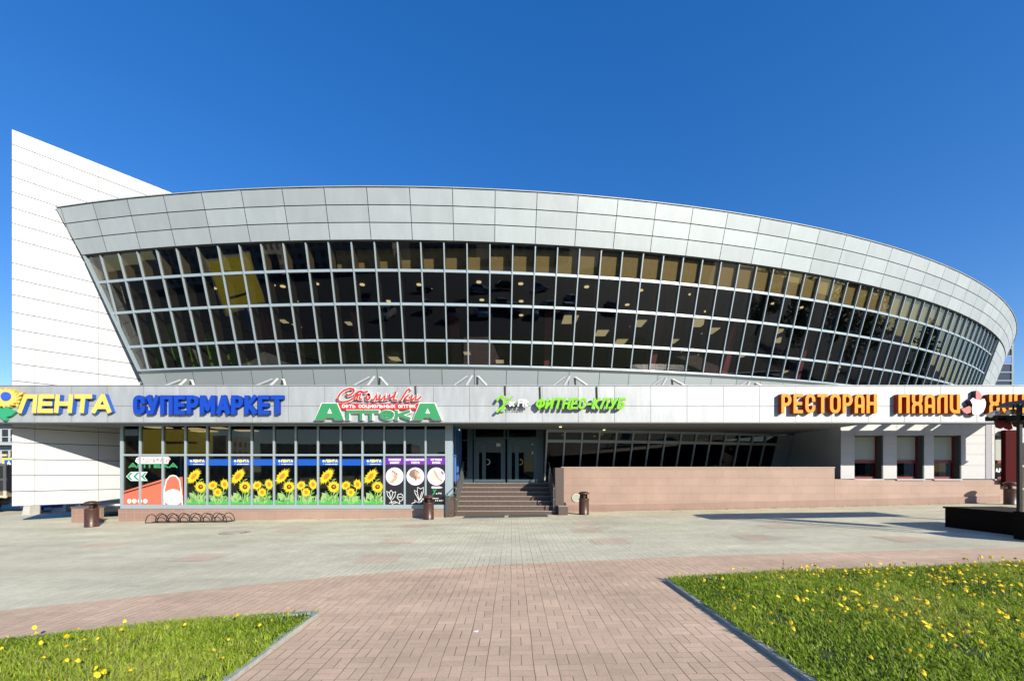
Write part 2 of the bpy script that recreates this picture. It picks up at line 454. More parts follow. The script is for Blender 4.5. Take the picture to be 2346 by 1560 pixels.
# ------------------------------------------------------------------ lettering: strokes on a unit cap height
def arc(cx, cy, rx, ry, a0, a1, n=10):
    return [(cx+rx*math.cos(R(a0+(a1-a0)*i/n)), cy+ry*math.sin(R(a0+(a1-a0)*i/n))) for i in range(n+1)]
def rrect(w, h=1., r=.26, y=0.):
    return (arc(w-r, y+h-r, r, r, 0, 90, 5) + arc(r, y+h-r, r, r, 90, 180, 5) + arc(r, y+r, r, r, 180, 270, 5) + arc(w-r, y+r, r, r, 270, 360, 5))
G = {
 'А': (.62, [[(0,0),(.29,1)], [(.62,0),(.33,1)], [(.17,.28),(.45,.28)]]),
 'Б': (.54, [[(0,1),(0,0)], [(.5,1),(0,1)], [(0,0),(.3,0)] + arc(.3,.28,.24,.28,-90,90,8) + [(.02,.56)]]),
 'В': (.54, [[(0,0),(0,1)], [(0,1),(.28,1)] + arc(.28,.76,.22,.24,90,-90,6) + [(.02,.52)], [(.28,.52)] + arc(.28,.26,.26,.26,90,-90,6) + [(.02,0)]]),
 'Д': (.66, [[(.08,.12),(.2,1)], [(.2,1),(.56,1),(.56,.12)], [(0,-.1),(0,.1),(.66,.1),(.66,-.1)]]),
 'Е': (.48, [[(.48,1),(0,1),(0,0),(.48,0)], [(0,.5),(.42,.5)]]),
 'И': (.56, [[(0,1),(0,0)], [(.56,1),(.56,0)], [(0,.08),(.56,.92)]]),
 'К': (.54, [[(0,1),(0,0)], [(.52,1),(.10,.5)], [(.08,.55),(.54,0)]]),
 'Л': (.58, [[(0,0),(.17,1),(.58,1),(.58,0)]]),
 'М': (.74, [[(0,0),(0,1)], [(.74,0),(.74,1)], [(.05,.97),(.37,.25)], [(.69,.97),(.37,.25)]]),
 'Н': (.56, [[(0,1),(0,0)], [(.56,1),(.56,0)], [(0,.5),(.56,.5)]]),
 'О': (.56, [rrect(.56)], True),
 'П': (.56, [[(0,0),(0,1),(.56,1),(.56,0)]]),
 'Р': (.52, [[(0,0),(0,1)], [(0,1),(.27,1)] + arc(.27,.72,.25,.28,90,-90,8) + [(.02,.44)]]),
 'С': (.54, [[(.54,.70)] + arc(.28,.74,.26,.26,0,180,8) + arc(.28,.26,.26,.26,180,360,8) + [(.54,.30)]]),
 'Т': (.56, [[(0,1),(.56,1)], [(.28,.9),(.28,0)]]),
 'У': (.56, [[(0,1),(.29,.36)], [(.56,1),(.22,0),(.02,0)]]),
 'Ф': (.72, [rrect(.72, .66, .28, .16), [(.36,1),(.36,0)]]),
 'Х': (.56, [[(0,1),(.56,0)], [(.56,1),(0,0)]]),
 'Ц': (.6, [[(0,1),(0,0),(.6,0),(.6,-.2)], [(.52,1),(.52,0)]]),
 'Ч': (.52, [[(0,1),(0,.62)] + arc(.2,.62,.2,.2,180,270,5) + [(.52,.42)], [(.52,1),(.52,0)]]),
 'Ш': (.74, [[(0,1),(0,0),(.74,0),(.74,1)], [(.37,1),(.37,0)]]),
 'Ь': (.5, [[(0,1),(0,0)], [(0,0),(.26,0)] + arc(.26,.28,.24,.28,-90,90,8) + [(.02,.56)]]),
 'Ы': (.74, [[(0,1),(0,0)], [(0,0),(.22,0)] + arc(.22,.28,.22,.28,-90,90,8) + [(.02,.56)], [(.74,1),(.74,0)]]),
 'Я': (.52, [[(.52,0),(.52,1)], [(.52,1),(.25,1)] + arc(.25,.74,.25,.26,90,270,8) + [(.5,.48)], [(.28,.48),(0,0)]]),
 'Й': (.56, [[(0,.85),(0,0)], [(.56,.85),(.56,0)], [(0,.08),(.56,.78)], [(.14,1.0),(.42,1.0)]]),
 'Ж': (.8, [[(.4,1),(.4,0)], [(0,1),(.34,.5),(0,0)], [(.8,1),(.46,.5),(.8,0)]]),
 'Г': (.46, [[(0,0),(0,1),(.46,1)]]),
 'Ю': (.8, [[(0,1),(0,0)], [(0,.5),(.3,.5)], [(x+.32, y) for x, y in rrect(.48)]]),
 '-': (.26, [[(0,.42),(.26,.42)]]),
 ' ': (.3, []),
 'е': (.52, [[(.08,.5),(.44,.5)], [(.5,.5),(.5,.62)] + arc(.26,.62,.24,.38,0,180,8) + arc(.26,.38,.24,.38,180,320,8)]),
 'а': (.52, [rrect(.46, .95, .2), [(.52,1),(.52,0)]]),
 'x': (.5, [[(0,.62),(.5,0)], [(.5,.62),(0,0)]]),
 'F': (.46, [[(.46,1),(0,1),(0,0)], [(0,.55),(.4,.55)]]),
 'i': (.1, [[(.05,.66),(.05,0)], [(.05,1),(.05,.86)]]),
 't': (.34, [[(.12,1),(.12,.2)] + arc(.26,.2,.14,.2,180,290,5), [(0,.66),(.34,.66)]]),
 # rounded restaurant face
 'a': (.5, [[(0,0),(0,.74)] + arc(.25,.74,.25,.26,180,0,8) + [(.5,0)], [(0,.34),(.5,.34)]]),
 'l': (.5, [[(0,0),(0,.74)] + arc(.25,.74,.25,.26,180,90,5) + [(.5,1),(.5,0)]]),
 'u': (.5, [[(0,1),(0,.26)] + arc(.25,.26,.25,.26,180,270,5) + [(.5,0),(.5,1)]]),
 'h': (.52, [[(0,1),(0,.72)] + arc(.26,.72,.26,.22,180,360,8) + [(.52,1)], [(0,0),(0,.28)] + arc(.26,.28,.26,.22,180,0,8) + [(.52,0)]]),
}
def glyph(mb, ch, x, z, h, w, sx, y0, y1, mf, ms, slant=0., step=.0015):
    g = G.get(ch) or G.get(ch.upper()) or G['О']
    closed = len(g) > 2 or ch in 'ФфЮюа'
    for k, pts in enumerate(g[1]):
        P = []
        for (gx, gy) in pts:
            zz = (w/2 + gy*(1-w)) * h
            xx = (w/2*1.0 + gx*sx) * h
            P.append((x + xx + zz*slant, z + zz))
        if not (closed and not (ch in 'Фф' and k == 1)) and len(P) > 1:
            e = w*h*.47
            for q, r_ in ((0, 1), (-1, -2)):
                dx, dz = P[q][0]-P[r_][0], P[q][1]-P[r_][1]; dl = math.hypot(dx, dz) or 1
                P[q] = (P[q][0]+dx/dl*e, P[q][1]+dz/dl*e)
        cl = closed and not (ch in 'Фф' and k == 1) and not (ch in 'Юю' and k < 2) and not (ch == 'а' and k == 1)
        mb.stroke(P, w*h, y0 - k*step, y1, mf, ms, cl)
    return (g[0]*sx + w) * h
def text_width(s, h, w, sx, gap):
    return sum((((G.get(c) or G.get(c.upper()) or G['О'])[0])*sx + w)*h for c in s) + gap*h*(len(s)-1)
def letters(parent, s, x0, x1, z, h, w, y0, y1, mats, gap=.1, slant=0., name='letter'):
    base = text_width(s, h, w, 0, gap)
    full = text_width(s, h, w, 1, gap)
    sx = ((x1-x0) - base) / (full-base)
    x = x0
    for ch in s:
        mb = MB()
        adv = glyph(mb, ch, x, z, h, w, sx, y0, y1, 0, 1, slant)
        if ch != ' ': mb.build(name, mats, parent)
        x += adv + gap*h
def flat_text(mb, s, x0, x1, z, h, w, y0, m, gap=.1, slant=0.):
    base = text_width(s, h, w, 0, gap); full = text_width(s, h, w, 1, gap)
    sx = ((x1-x0) - base) / (full-base); x = x0
    for ch in s:
        x += glyph(mb, ch, x, z, h, w, sx, y0, None, m, m, slant, .0006) + gap*h

# ------------------------------------------------------------------ ground and paving
def edge_curve(pts):
    xs = [p[0] for p in pts]; ys = [p[1] for p in pts]
    return lambda x: float(np.interp(x, xs, ys))
pave_edge = edge_curve([(-30,-9),(-20,-2.5),(-12,2.2),(-8.5,4.25),(-6.35,5.3),(-4.75,6.0),(-2.73,6.85),(-1.32,7.25),(0,7.5),(1.2,7.66),(3.5,7.9),(6.8,8.02),(9.7,8.05),(16,7.9),(30,7)])
lawn_edge_l = edge_curve([(-30,-12),(-14,-1.2),(-9,2.3),(-7,3.35),(-5.1,4.2),(-3.6,4.65),(-2.28,4.95)])
lawn_edge_r = edge_curve([(2.22,6.18),(3.2,6.34),(5,6.5),(8.04,6.66),(14,6.6),(30,5)])

def sheet(name, x0, x1, f0, f1, dz, m, ny=1, step=.5):
    mb = MB()
    n = max(2, int(round((x1-x0)/step)))
    xs = [x0 + (x1-x0)*i/n for i in range(n+1)]
    for a, b in zip(xs, xs[1:]):
        ya0, ya1, yb0, yb1 = f0(a), f1(a), f0(b), f1(b)
        if ya1 - ya0 < .001 and yb1 - yb0 < .001: continue
        mb.poly([(a,ya0,gz(a)+dz),(b,yb0,gz(b)+dz),(b,yb1,gz(b)+dz),(a,ya1,gz(a)+dz)])
    return struct(mb.build(name, m))

g = MB()
gx = [-1500,-400,-120,-60] + [-30+i for i in range(61)] + [60,120,400,1500]
for a, b in zip(gx, gx[1:]):
    g.poly([(a,-1500,gz(a)-.03),(b,-1500,gz(b)-.03),(b,2500,gz(b)-.03),(a,2500,gz(a)-.03)])
struct(g.build('ground', M_ASPH))
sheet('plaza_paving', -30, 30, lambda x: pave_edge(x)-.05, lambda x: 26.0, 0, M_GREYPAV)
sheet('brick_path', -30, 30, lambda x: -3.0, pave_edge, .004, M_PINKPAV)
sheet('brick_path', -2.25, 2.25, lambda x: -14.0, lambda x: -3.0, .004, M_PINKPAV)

# square pink inlays in the grey field
inl = MB()
for (cx, cy) in [(-2.55,8.2),(-6.3,8.6),(-2.75,10.3),(2.05,11.6),(2.25,9.75),(5.7,9.9),(-9.9,10.3),(2.3,13.2),(7.3,11.6),(-6.6,12.6),(-3.0,13.3),(8.6,9.3)]:
    w = .4
    n = 4
    for i in range(n):
        a = cx-w+2*w*i/n; b = cx-w+2*w*(i+1)/n
        inl.poly([(a,cy-w,gz(a)+.004),(b,cy-w,gz(b)+.004),(b,cy+w,gz(b)+.004),(a,cy+w,gz(a)+.004)])
struct(inl.build('paving_inlay', M_INLAY))

# lawns: soil, blades, kerbs
def lawn_soil(name, x0, x1, f1):
    return sheet(name, x0, x1, lambda x: -14.0, f1, .035, M_SOIL, step=.25)
lawn_soil('lawn_bed', -26, -2.33, lambda x: lawn_edge_l(x)-.06)
lawn_soil('lawn_bed', 2.32, 26, lambda x: lawn_edge_r(x)-.06)

def kerb(name, pts, w=.09, h=.07):
    mb = MB()
    for a, b in zip(pts, pts[1:]):
        A = Vector((a[0], a[1], 0)); B = Vector((b[0], b[1], 0)); L = (B-A).length
        n = max(1, int(round(L/1.0)))
        for i in range(n):
            p = A.lerp(B, (i+.006)/n); q = A.lerp(B, (i+.994)/n)
            d = (q-p).normalized(); s = Vector((-d.y, d.x, 0))*w/2
            dz = rnd.uniform(-.008,.006); sh = s.normalized()*rnd.uniform(-.008,.008)
            c = [p-s+sh, q-s+sh, q+s+sh, p+s+sh]
            lo = [(v.x, v.y, gz(v.x)-.05) for v in c]; hi = [(v.x, v.y, gz(v.x)+h+dz) for v in c]
            k = len(mb.v); mb.v.extend(lo+hi)
            for f in ((0,3,2,1),(4,5,6,7),(0,1,5,4),(1,2,6,5),(2,3,7,6),(3,0,4,7)):
                mb.f.append(tuple(k+j for j in f)); mb.m.append(0); mb.t.append(.5); mb.sm.append(False)
    return struct(mb.build(name, M_KERB))
kerb('kerb', [(-2.28,-4),(-2.28,4.95)], w=.075, h=.042)
kerb('kerb', [(2.27,-4),(2.26,6.15)], w=.06, h=.04)
kerb('kerb', [(x, lawn_edge_l(x)) for x in (-9,-7,-5.1,-3.6,-2.33)], h=.045)
kerb('kerb', [(x, lawn_edge_r(x)) for x in (2.31,3.2,5,8.04,14)], h=.04)

def grass_mat():
    m = bpy.data.materials.new('grass blade'); m.use_nodes = True
    nt = m.node_tree; N = nt.nodes; L = nt.links
    b = N['Principled BSDF']; b.inputs['Roughness'].default_value = .55; b.inputs['Specular IOR Level'].default_value = .3
    a = N.new('ShaderNodeAttribute'); a.attribute_name = 'tone'
    cr = N.new('ShaderNodeValToRGB')
    e = cr.color_ramp.elements
    e[0].position = 0; e[0].color = (.085,.17,.01,1)
    e[1].position = 1; e[1].color = (.40,.40,.13,1)
    x = cr.color_ramp.elements.new(.45); x.color = (.33,.46,.03,1)
    x = cr.color_ramp.elements.new(.8); x.color = (.47,.55,.07,1)
    L.new(a.outputs['Fac'], cr.inputs[0]); L.new(cr.outputs[0], b.inputs['Base Color'])
    tl = N.new('ShaderNodeBsdfTranslucent'); L.new(cr.outputs[0], tl.inputs[0])
    mx = N.new('ShaderNodeMixShader'); mx.inputs[0].default_value = .48
    L.new(b.outputs[0], mx.inputs[1]); L.new(tl.outputs[0], mx.inputs[2]); L.new(mx.outputs[0], N['Material Output'].inputs[0])
    return m
M_GRASS = grass_mat()
def noise2(x, y, seed):
    return (math.sin(x*2.1+seed)+math.sin(y*2.7+seed*1.7)+math.sin((x+y)*1.3+seed*.3)+math.sin((x*3.7-y*2.9)+seed))/4
def grass(x0, x1, y0, f1, n, seed, hmin, hmax):
    r = random.Random(seed)
    V, F, T = [], [], []
    k = 0
    while k < n:
        x = r.uniform(x0, x1); ytop = f1(x)
        if ytop <= y0: continue
        y = y0 + (ytop-y0)*r.random()**1.0
        # keep density by distance from the camera; only what the frame (and a step aside) can see
        if r.random() > (ytop-y0)/(6.8-y0): continue
        if abs(x) > y*1.35+.9: continue
        k += 1
        nz = noise2(x, y, seed)
        if noise2(x*2.7, y*2.9, seed+3) < -.55 and r.random() < .72: continue      # thin, bare spots
        h = r.uniform(hmin, hmax)*(1+.45*nz)
        a = r.uniform(0, 2*math.pi); w = r.uniform(.0028,.0058)*(1 if r.random() < .86 else 2.3)
        dx, dy = math.cos(a), math.sin(a); lean = r.uniform(.2,1.5)*h
        lx, ly = -dy, dx
        z = gz(x)+.03
        b = len(V)
        V += [(x-dx*w,y-dy*w,z),(x+dx*w,y+dy*w,z),(x+dx*w*.8+lx*lean*.35,y+dy*w*.8+ly*lean*.35,z+h*.6),(x-dx*w*.8+lx*lean*.35,y-dy*w*.8+ly*lean*.35,z+h*.6),(x+lx*lean,y+ly*lean,z+h)]
        F += [(b,b+1,b+2,b+3),(b+3,b+2,b+4)]
        t = min(1, max(0, .45+.34*nz+r.gauss(0,.22)))
        if r.random() < .05: t = 1.0; h *= 1.25
        T += [t, min(1, t+.1)]
    me = bpy.data.meshes.new('grass'); me.from_pydata(V, [], F)
    at = me.attributes.new('tone','FLOAT','FACE'); at.data.foreach_set('value', T)
    me.materials.append(M_GRASS)
    o = bpy.data.objects.new('grass', me); COL.objects.link(o); o['kind'] = 'stuff'
    return o
grass(-7.6, -2.265, 2.2, lambda x: lawn_edge_l(x)+.03, 34000, 3, .035, .075)
grass(2.265, 9.6, 2.2, lambda x: lawn_edge_r(x)+.02, 76000, 5, .028, .068)

# small weeds along the foot of the low wall
wd = MB(); r5 = random.Random(11)
for (x0, x1, y, n) in ((2.4,19.0,16.62,70),(-14,-3.2,15.5,10),(-7.5,-2.4,4.9,0)):
    for i in range(n):
        x = r5.uniform(x0,x1) if r5.random() < .5 else x0+(x1-x0)*math.sqrt(r5.random()); yy = y - abs(r5.gauss(0,.05))
        for j in range(7):
            a = r5.uniform(0,6.28); h = r5.uniform(.02,.09); w = .012
            dx, dy = math.cos(a), math.sin(a)
            wd.poly([(x-dy*w,yy+dx*w,gz(x)),(x+dy*w,yy-dx*w,gz(x)),(x+dx*h*.9,yy+dy*h*.9*.4-.02,gz(x)+h)], 0, r5.uniform(.5,1))
o = wd.build('wall_weeds', M_GRASS); o['kind'] = 'stuff'

# dandelions: each one an object, three meshes shared
M_DAND = mat('dandelion yellow', (.80,.56,.012), .7)
M_STEM = mat('dandelion stem', (.16,.22,.06), .7)
def dandelion_mesh(rr, h, seed, tilt):
    r = random.Random(seed); mb = MB()
    lx, ly = r.uniform(-.03,.03), r.uniform(-.03,.03)
    mb.tube([(0,0,0),(lx*.4,ly*.4,h*.5),(lx,ly,h)], .0022, 5, 1)
    c = Vector((lx,ly,h)); ta = r.uniform(0,6.28)
    nrm = Vector((math.cos(ta)*tilt, math.sin(ta)*tilt, 1)).normalized()
    ux = nrm.orthogonal().normalized(); uy = nrm.cross(ux)
    for lay, (ro, dz, n) in enumerate(((1.0,.0,15),(.72,.006,12),(.42,.011,8))):
        for k in range(n):
            a = 2*math.pi*(k+.5*lay)/n + r.uniform(-.1,.1)
            d = ux*math.cos(a)+uy*math.sin(a); s = nrm.cross(d)
            L = rr*ro*r.uniform(.9,1.05); wv = L*.26+.001
            p0 = c+nrm*(dz-.003); p1 = c+d*L*.7+nrm*(dz+.004)
            mb.poly([p0-s*wv*.3, p1-s*wv, c+d*L+nrm*dz, p1+s*wv, p0+s*wv*.3], 0)
    me = mb.build('dandelion', [M_DAND, M_STEM])
    return me
protos = [dandelion_mesh(.027,.11,1,.35), dandelion_mesh(.024,.09,2,.6), dandelion_mesh(.030,.125,3,.7), dandelion_mesh(.022,.08,4,.3)]
r6 = random.Random(21)
spots = []
def put(n, x0, x1, y0, f1, dens, lab, grp):
    k = 0
    while k < n:
        x = r6.uniform(x0,x1); y = r6.uniform(y0,8)
        if y > f1(x)-.05 or abs(x) > y*1.24+.25 or y < 3.05: continue
        if r6.random() > dens(x,y): continue
        spots.append((x,y,lab,grp)); k += 1
put(42, -7, -2.4, 2.4, lawn_edge_l, lambda x,y: .35+.65*(noise2(x*.9,y*1.1,4)>0.0), 'yellow dandelion flower in the small grass corner left of the brick path', 'dandelions in the left lawn')
put(255, 2.4, 9.4, 2.4, lawn_edge_r, lambda x,y: (.22+.6*min(1,max(0,(x-2.6)/4)))*(.35+.65*(noise2(x*1.4,y*1.9,9)>.02)), 'yellow dandelion flower in the lawn right of the brick path', 'dandelions in the right lawn')
first = set()
for i, (x, y, lab, grp) in enumerate(spots):
    j = r6.choice((0,0,1,1,2,3))
    o = protos[j] if j not in first else protos[j].copy()
    if j in first: COL.objects.link(o)
    first.add(j)
    o.location = (x, y, gz(x)+.03); o.rotation_euler = (0,0,r6.uniform(0,6.28)); s = r6.uniform(.55,.8) if x < 0 else r6.uniform(.62,.95); o.scale = (s,s,s*1.5)
    tag(o, lab, 'flower', grp)

# beyond the three hundred nearest, the smaller far blooms as one mass
sm = MB(); r7 = random.Random(8); k = 0
while k < 640:
    x = r7.uniform(2.6,9.8); y = r7.uniform(3.7,6.6)
    if y > lawn_edge_r(x)-.04 or r7.random() > (.12+.88*min(1,max(0,(x-2.6)/4)))*(.25+.75*(noise2(x*1.5,y*2.1,2) > 0)): continue
    k += 1; rr = r7.uniform(.015,.027); z = gz(x)+.03+r7.uniform(.07,.12); tx, ty = r7.uniform(-.5,.5), r7.uniform(-.5,.5)
    sm.poly([(x+rr*math.cos(a*.628)*(1 if a % 2 else .8), y+rr*math.sin(a*.628)*(1 if a % 2 else .8), z+rr*(tx*math.cos(a*.628)+ty*math.sin(a*.628))) for a in range(10)], 0)
    sm.poly([(x-.002,y,gz(x)+.03),(x+.002,y,gz(x)+.03),(x+.002,y,z),(x-.002,y,z)], 1)
for q in range(26):                                     # closed buds and dry stalks
    x = r7.uniform(2.5,8.5); y = r7.uniform(3.3,6.5)
    if y > lawn_edge_r(x)-.05: continue
    h = r7.uniform(.12,.20); lx = r7.uniform(-.03,.03); z = gz(x)+.03
    sm.tube([(x,y,z),(x+lx*.5,y,z+h*.6),(x+lx,y+.01,z+h)], .0025, 4, 2); sm.tube([(x+lx,y+.01,z+h),(x+lx,y+.01,z+h+.025)], [.008,.003], 5, 2)
o = sm.build('far_dandelions', [M_DAND, M_STEM, mat('dry stalk', (.16,.12,.07), .9)]); o['kind'] = 'stuff'

# ------------------------------------------------------------------ the curved hall
CX, CY = -5.1, 77.2
def RH(H):
    if H < 4.13: return 60.72 - .27*(4.13-H)
    return float(np.interp(H, [4.13,8.35,9.98], [60.72,61.86,62.37]))
def dp(phi, H, dr=0.):
    r = RH(H)+dr; a = R(phi)
    return (CX+r*math.sin(a), CY-r*math.cos(a), H+EYE)
W0 = Vector((-16.14,17.37)); WD = Vector((.65,.76)).normalized(); WN = Vector((WD.y,-WD.x))
def phiL(H, dr=0.):                 # raking left edge of the hall, just in front of the white wall
    return float(np.interp(H, [1.7,4.13,8.35,9.98], [-9.12,-9.68,-10.71,-11.20]))
def cone_panel(mb, pa, pb, Ha, Hb, dr=0., m=0, tone=.5, gv=0., gh=0.):
    g_ = gv/62*57.3/2
    c = []
    for (p, H) in ((pa+g_,Ha+gh/2),(pb-g_,Ha+gh/2),(pb-g_,Hb-gh/2),(pa+g_,Hb-gh/2)):
        c.append((max(p, phiL(H,dr)), H))
    if c[1][0]-c[0][0] < .01 and c[2][0]-c[3][0] < .01: return
    mb.poly([dp(p,H,dr) for p,H in c], m, tone)

PHI_GL, PHI_END = 35.3, 96.0
hall = thing('curved_hall', 'huge outward-leaning curved hall with dark ribbon glazing under a silver panelled band', 'building', (CX+2, CY-60, gz(0)))
rt = random.Random(5)
# silver ribbon: three rows of panels over a dark backing
rib = MB(); RIB_DR = .06
hs = [8.35,8.885,9.41,9.93]
p0 = 4.14-1.375*13
cols = [p0+1.375*i for i in range(80)]
cols = [c for c in cols if c < PHI_END]
for a, b in zip(cols, cols[1:]):
    for h0, h1 in zip(hs, hs[1:]):
        cone_panel(rib, a, b, h0, h1, RIB_DR, 0, rt.random(), .022, .028)
    cone_panel(rib, a, b, 8.33, 9.945, RIB_DR-.03, 1)
# underside of the ribbon and top coping
fine = [phiL(8.35)+(PHI_END-phiL(8.35))*i/110 for i in range(111)]
fine2 = [phiL(9.98)]+fine
for a, b in zip(fine2, fine2[1:]):
    if a >= fine[0]: rib.poly([dp(a,8.345,RIB_DR-.01), dp(b,8.345,RIB_DR-.01), dp(b,8.35,-.16), dp(a,8.35,-.16)], 2)
    rib.poly([dp(a,9.955,RIB_DR+.03), dp(b,9.955,RIB_DR+.03), dp(b,9.955,-.4), dp(a,9.955,-.4)], 3)
    rib.poly([dp(a,9.93,RIB_DR+.03), dp(b,9.93,RIB_DR+.03), dp(b,9.955,RIB_DR+.03), dp(a,9.955,RIB_DR+.03)], 3)
rib.build('ribbon_cladding', [M_ALU, M_SEAM, M_DARK, M_ALU], hall)
# right-hand end: the cladding turns down beside the glass
endc = MB()
eh = [2.0+.57*i for i in range(12)]
ec = [PHI_GL+.25+1.375*i for i in range(45)]
for a, b in zip(ec, ec[1:]):
    for h0, h1 in zip(eh, eh[1:]):
        if h0 >= 8.35: continue
        cone_panel(endc, a, b, h0, min(h1,8.35), RIB_DR, 0, rt.random(), .016, .018)
    cone_panel(endc, a, b, 2.0, 8.36, RIB_DR-.03, 1)
endc.poly([dp(PHI_GL+.24,2.0,RIB_DR), dp(PHI_GL+.24,8.35,RIB_DR), dp(PHI_GL+.24,8.35,-.1), dp(PHI_GL+.24,2.0,-.1)], 2)
endc.build('end_cladding', [M_ALU, M_SEAM, M_GREYCLAD], hall)
# glazing: one window part per bay, four panes high
hg = [4.13,5.04,6.30,7.42,8.34]
bay0 = 4.76-.778*20
bays = [bay0+.778*i for i in range(60)]
bays = [b for b in bays if b < PHI_GL-.2] + [PHI_GL]
for a, b in zip(bays, bays[1:]):
    mb = MB()
    ton = rt.random()
    for k, (h0, h1) in enumerate(zip(hg, hg[1:])):
        cone_panel(mb, a, b, h0, h1, -.06, 0 if k < 3 else 1, ton)
    if mb.f: mb.build('window', [M_GLASS, M_SPGL], hall)
fr = MB()
def clipbar(mb, phi, H0, H1, w, d, dr):
    lo = H0
    if phi < phiL(H1): return
    if phi < phiL(H0):
        a, b = H0, H1
        for _ in range(30):
            c = (a+b)/2
            if phi < phiL(c): a = c
            else: b = c
        lo = b
    A = Vector(dp(phi,lo,dr)); B = Vector(dp(phi,H1,dr))
    n = Vector((math.sin(R(phi)), -math.cos(R(phi)), -.27))
    mb.bar(A, B, w, d, n)
for b in bays: clipbar(fr, b, 4.13, 8.34, .044, .10, -.05)
for k, h in enumerate(hg[:-1]):
    w = .09 if k == 0 else .046
    st = max(phiL(h), -20); seq = [st]+[b for b in bays if b > st+.05]
    for a, b in zip(seq, seq[1:]):
        A = Vector(dp(a,h,-.046)); B = Vector(dp(b,h,-.046)); fr.bar(A, B, w, .10, (0,0,1))
# raking frame against the white wall
A = Vector(dp(phiL(4.1)+.05,4.1,0)); B = Vector(dp(phiL(8.34)+.05,8.34,0)); fr.bar(A, B, .07, .14, (0,-1,-.2))
fr.build('glazing_frame', M_FRAME, hall)
fn = MB()
for b in bays: clipbar(fn, b, 4.13, 8.34, .04, .36, -.29)
fn.build('glazing_fins', M_FIN, hall)
sb = MB()
for a, b in zip(bays, bays[1:]):
    if a < -1.6: continue                              # right-hand part only; recess shaped so shade deepens towards the left
    cone_panel(sb, a, b, 7.43, 8.36, -max(.16, .66-.05*(a+1.6)), 0)
sb.build('backing_board', M_SPAN, hall)
# cladding below the glass
low = MB()
lc = [-18+1.19*i for i in range(46)]
for a, b in zip(lc, lc[1:]):
    if b > PHI_GL+.3: continue
    cone_panel(low, a, b, 1.9, 3.99, .05, 0, rt.random(), .02, 0)
    cone_panel(low, a, b, 1.72, 4.05, .02, 1)
ff = [-12+.5*i for i in range(96)]
for a, b in zip(ff, ff[1:]):
    if a < phiL(4.05) or b > PHI_GL+.3: continue
    low.poly([dp(a,3.99,.06), dp(b,3.99,.06), dp(b,4.07,.16), dp(a,4.07,.16)], 0)
    low.poly([dp(a,4.07,.16), dp(b,4.07,.16), dp(b,4.10,.0), dp(a,4.10,.0)], 0)
low.build('lower_cladding', [M_GREYCLAD, M_SEAM], hall)
# roof
rt_ = MB()
for h0, h1 in zip([1.75,3.0,4.13,6.2,8.35],[3.0,4.13,6.2,8.35,9.93]):
    rt_.poly([dp(phiL(h0)+.01,h0,-.04), dp(phiL(h1)+.01,h1,-.04), dp(phiL(h1)+.01,h1,-2.4), dp(phiL(h0)+.01,h0,-2.4)], 0)
rt_.build('edge_return', M_GREYCLAD, hall)
rf = MB(); ring = [dp(p,9.9,-.2) for p in fine]
rf.poly(ring+[(60,110,9.9+EYE),(-10,110,9.9+EYE)])
rf.build('roof', M_ROOF, hall)
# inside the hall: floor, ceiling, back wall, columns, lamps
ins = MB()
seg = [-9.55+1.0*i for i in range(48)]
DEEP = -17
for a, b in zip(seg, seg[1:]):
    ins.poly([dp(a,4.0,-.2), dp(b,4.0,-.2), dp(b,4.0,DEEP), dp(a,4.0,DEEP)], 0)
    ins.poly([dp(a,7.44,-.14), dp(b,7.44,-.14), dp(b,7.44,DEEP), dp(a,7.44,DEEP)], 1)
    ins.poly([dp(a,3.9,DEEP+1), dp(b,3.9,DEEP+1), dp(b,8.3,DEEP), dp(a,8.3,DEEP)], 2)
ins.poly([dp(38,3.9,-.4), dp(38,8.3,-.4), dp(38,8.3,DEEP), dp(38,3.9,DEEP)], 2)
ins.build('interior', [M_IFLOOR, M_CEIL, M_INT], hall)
M_PINKCOL = mat('pink column', (.80,.27,.38), .6)
M_YELCOL = mat('yellow column', (.85,.5,.03), .5)
M_BEICOL = mat('beige column', (.55,.46,.25), .5)
M_GREENW = mat('green partition', (.36,.72,.05), .6)
for xx, m, Z, w, tl in ((620,M_PINKCOL,20.2,.42,.25),(832,M_PINKCOL,20.2,.42,.2),(1046,M_PINKCOL,20.2,.42,.1),(1257,M_PINKCOL,20.2,.42,0),(1495,M_PINKCOL,20.6,.42,-.2),(1672,M_PINKCOL,21.2,.42,-.3),(1840,M_PINKCOL,22,.42,-.5),(1912,M_BEICOL,21.5,.30,-.9),(2026,M_YELCOL,22.2,.36,-1.1)):
    mb = MB(); X = px(xx, Z)
    mb.bar((X+tl, Z+.6, 4.0+EYE), (X-tl, Z-.4, 7.43+EYE), w, w, (0,1,0))
    mb.build('column', m, hall)
for k, (x, y, w, h0, h1) in enumerate(((-16.2,18.3,.55,4.6,6.9),(-15.2,18.1,.75,4.0,6.6),(-13.9,17.7,.8,4.0,6.2),(-12.5,17.5,.8,4.0,5.6),(-11.2,17.4,.6,4.0,4.9))):
    mb = MB(); mb.bar((x+.55,y,h0+EYE),(x-.45,y+.1,h1+EYE),w,.06,(0,1,0)); mb.build('partition', M_GREENW, hall)
M_LAMP = emit('warm ceiling lamp', (1,.80,.42), 1.35)
M_PANEL = emit('pale ceiling panel', (1,.86,.50), .62)
lamps = [(625,653,0),(648,656,0),(725,650,0),(678,690,0),(830,652,0),(890,690,0),(960,652,0),(1097,646,0),(1104,687,0),(1193,650,0),(1194,690,0),(1194,722,0),(1344,657,0),(1437,698,0),(1468,665,0),(1583,674,0),(1618,713,0),(1772,695,0),(1838,704,0),(490,660,0),(770,692,0)]
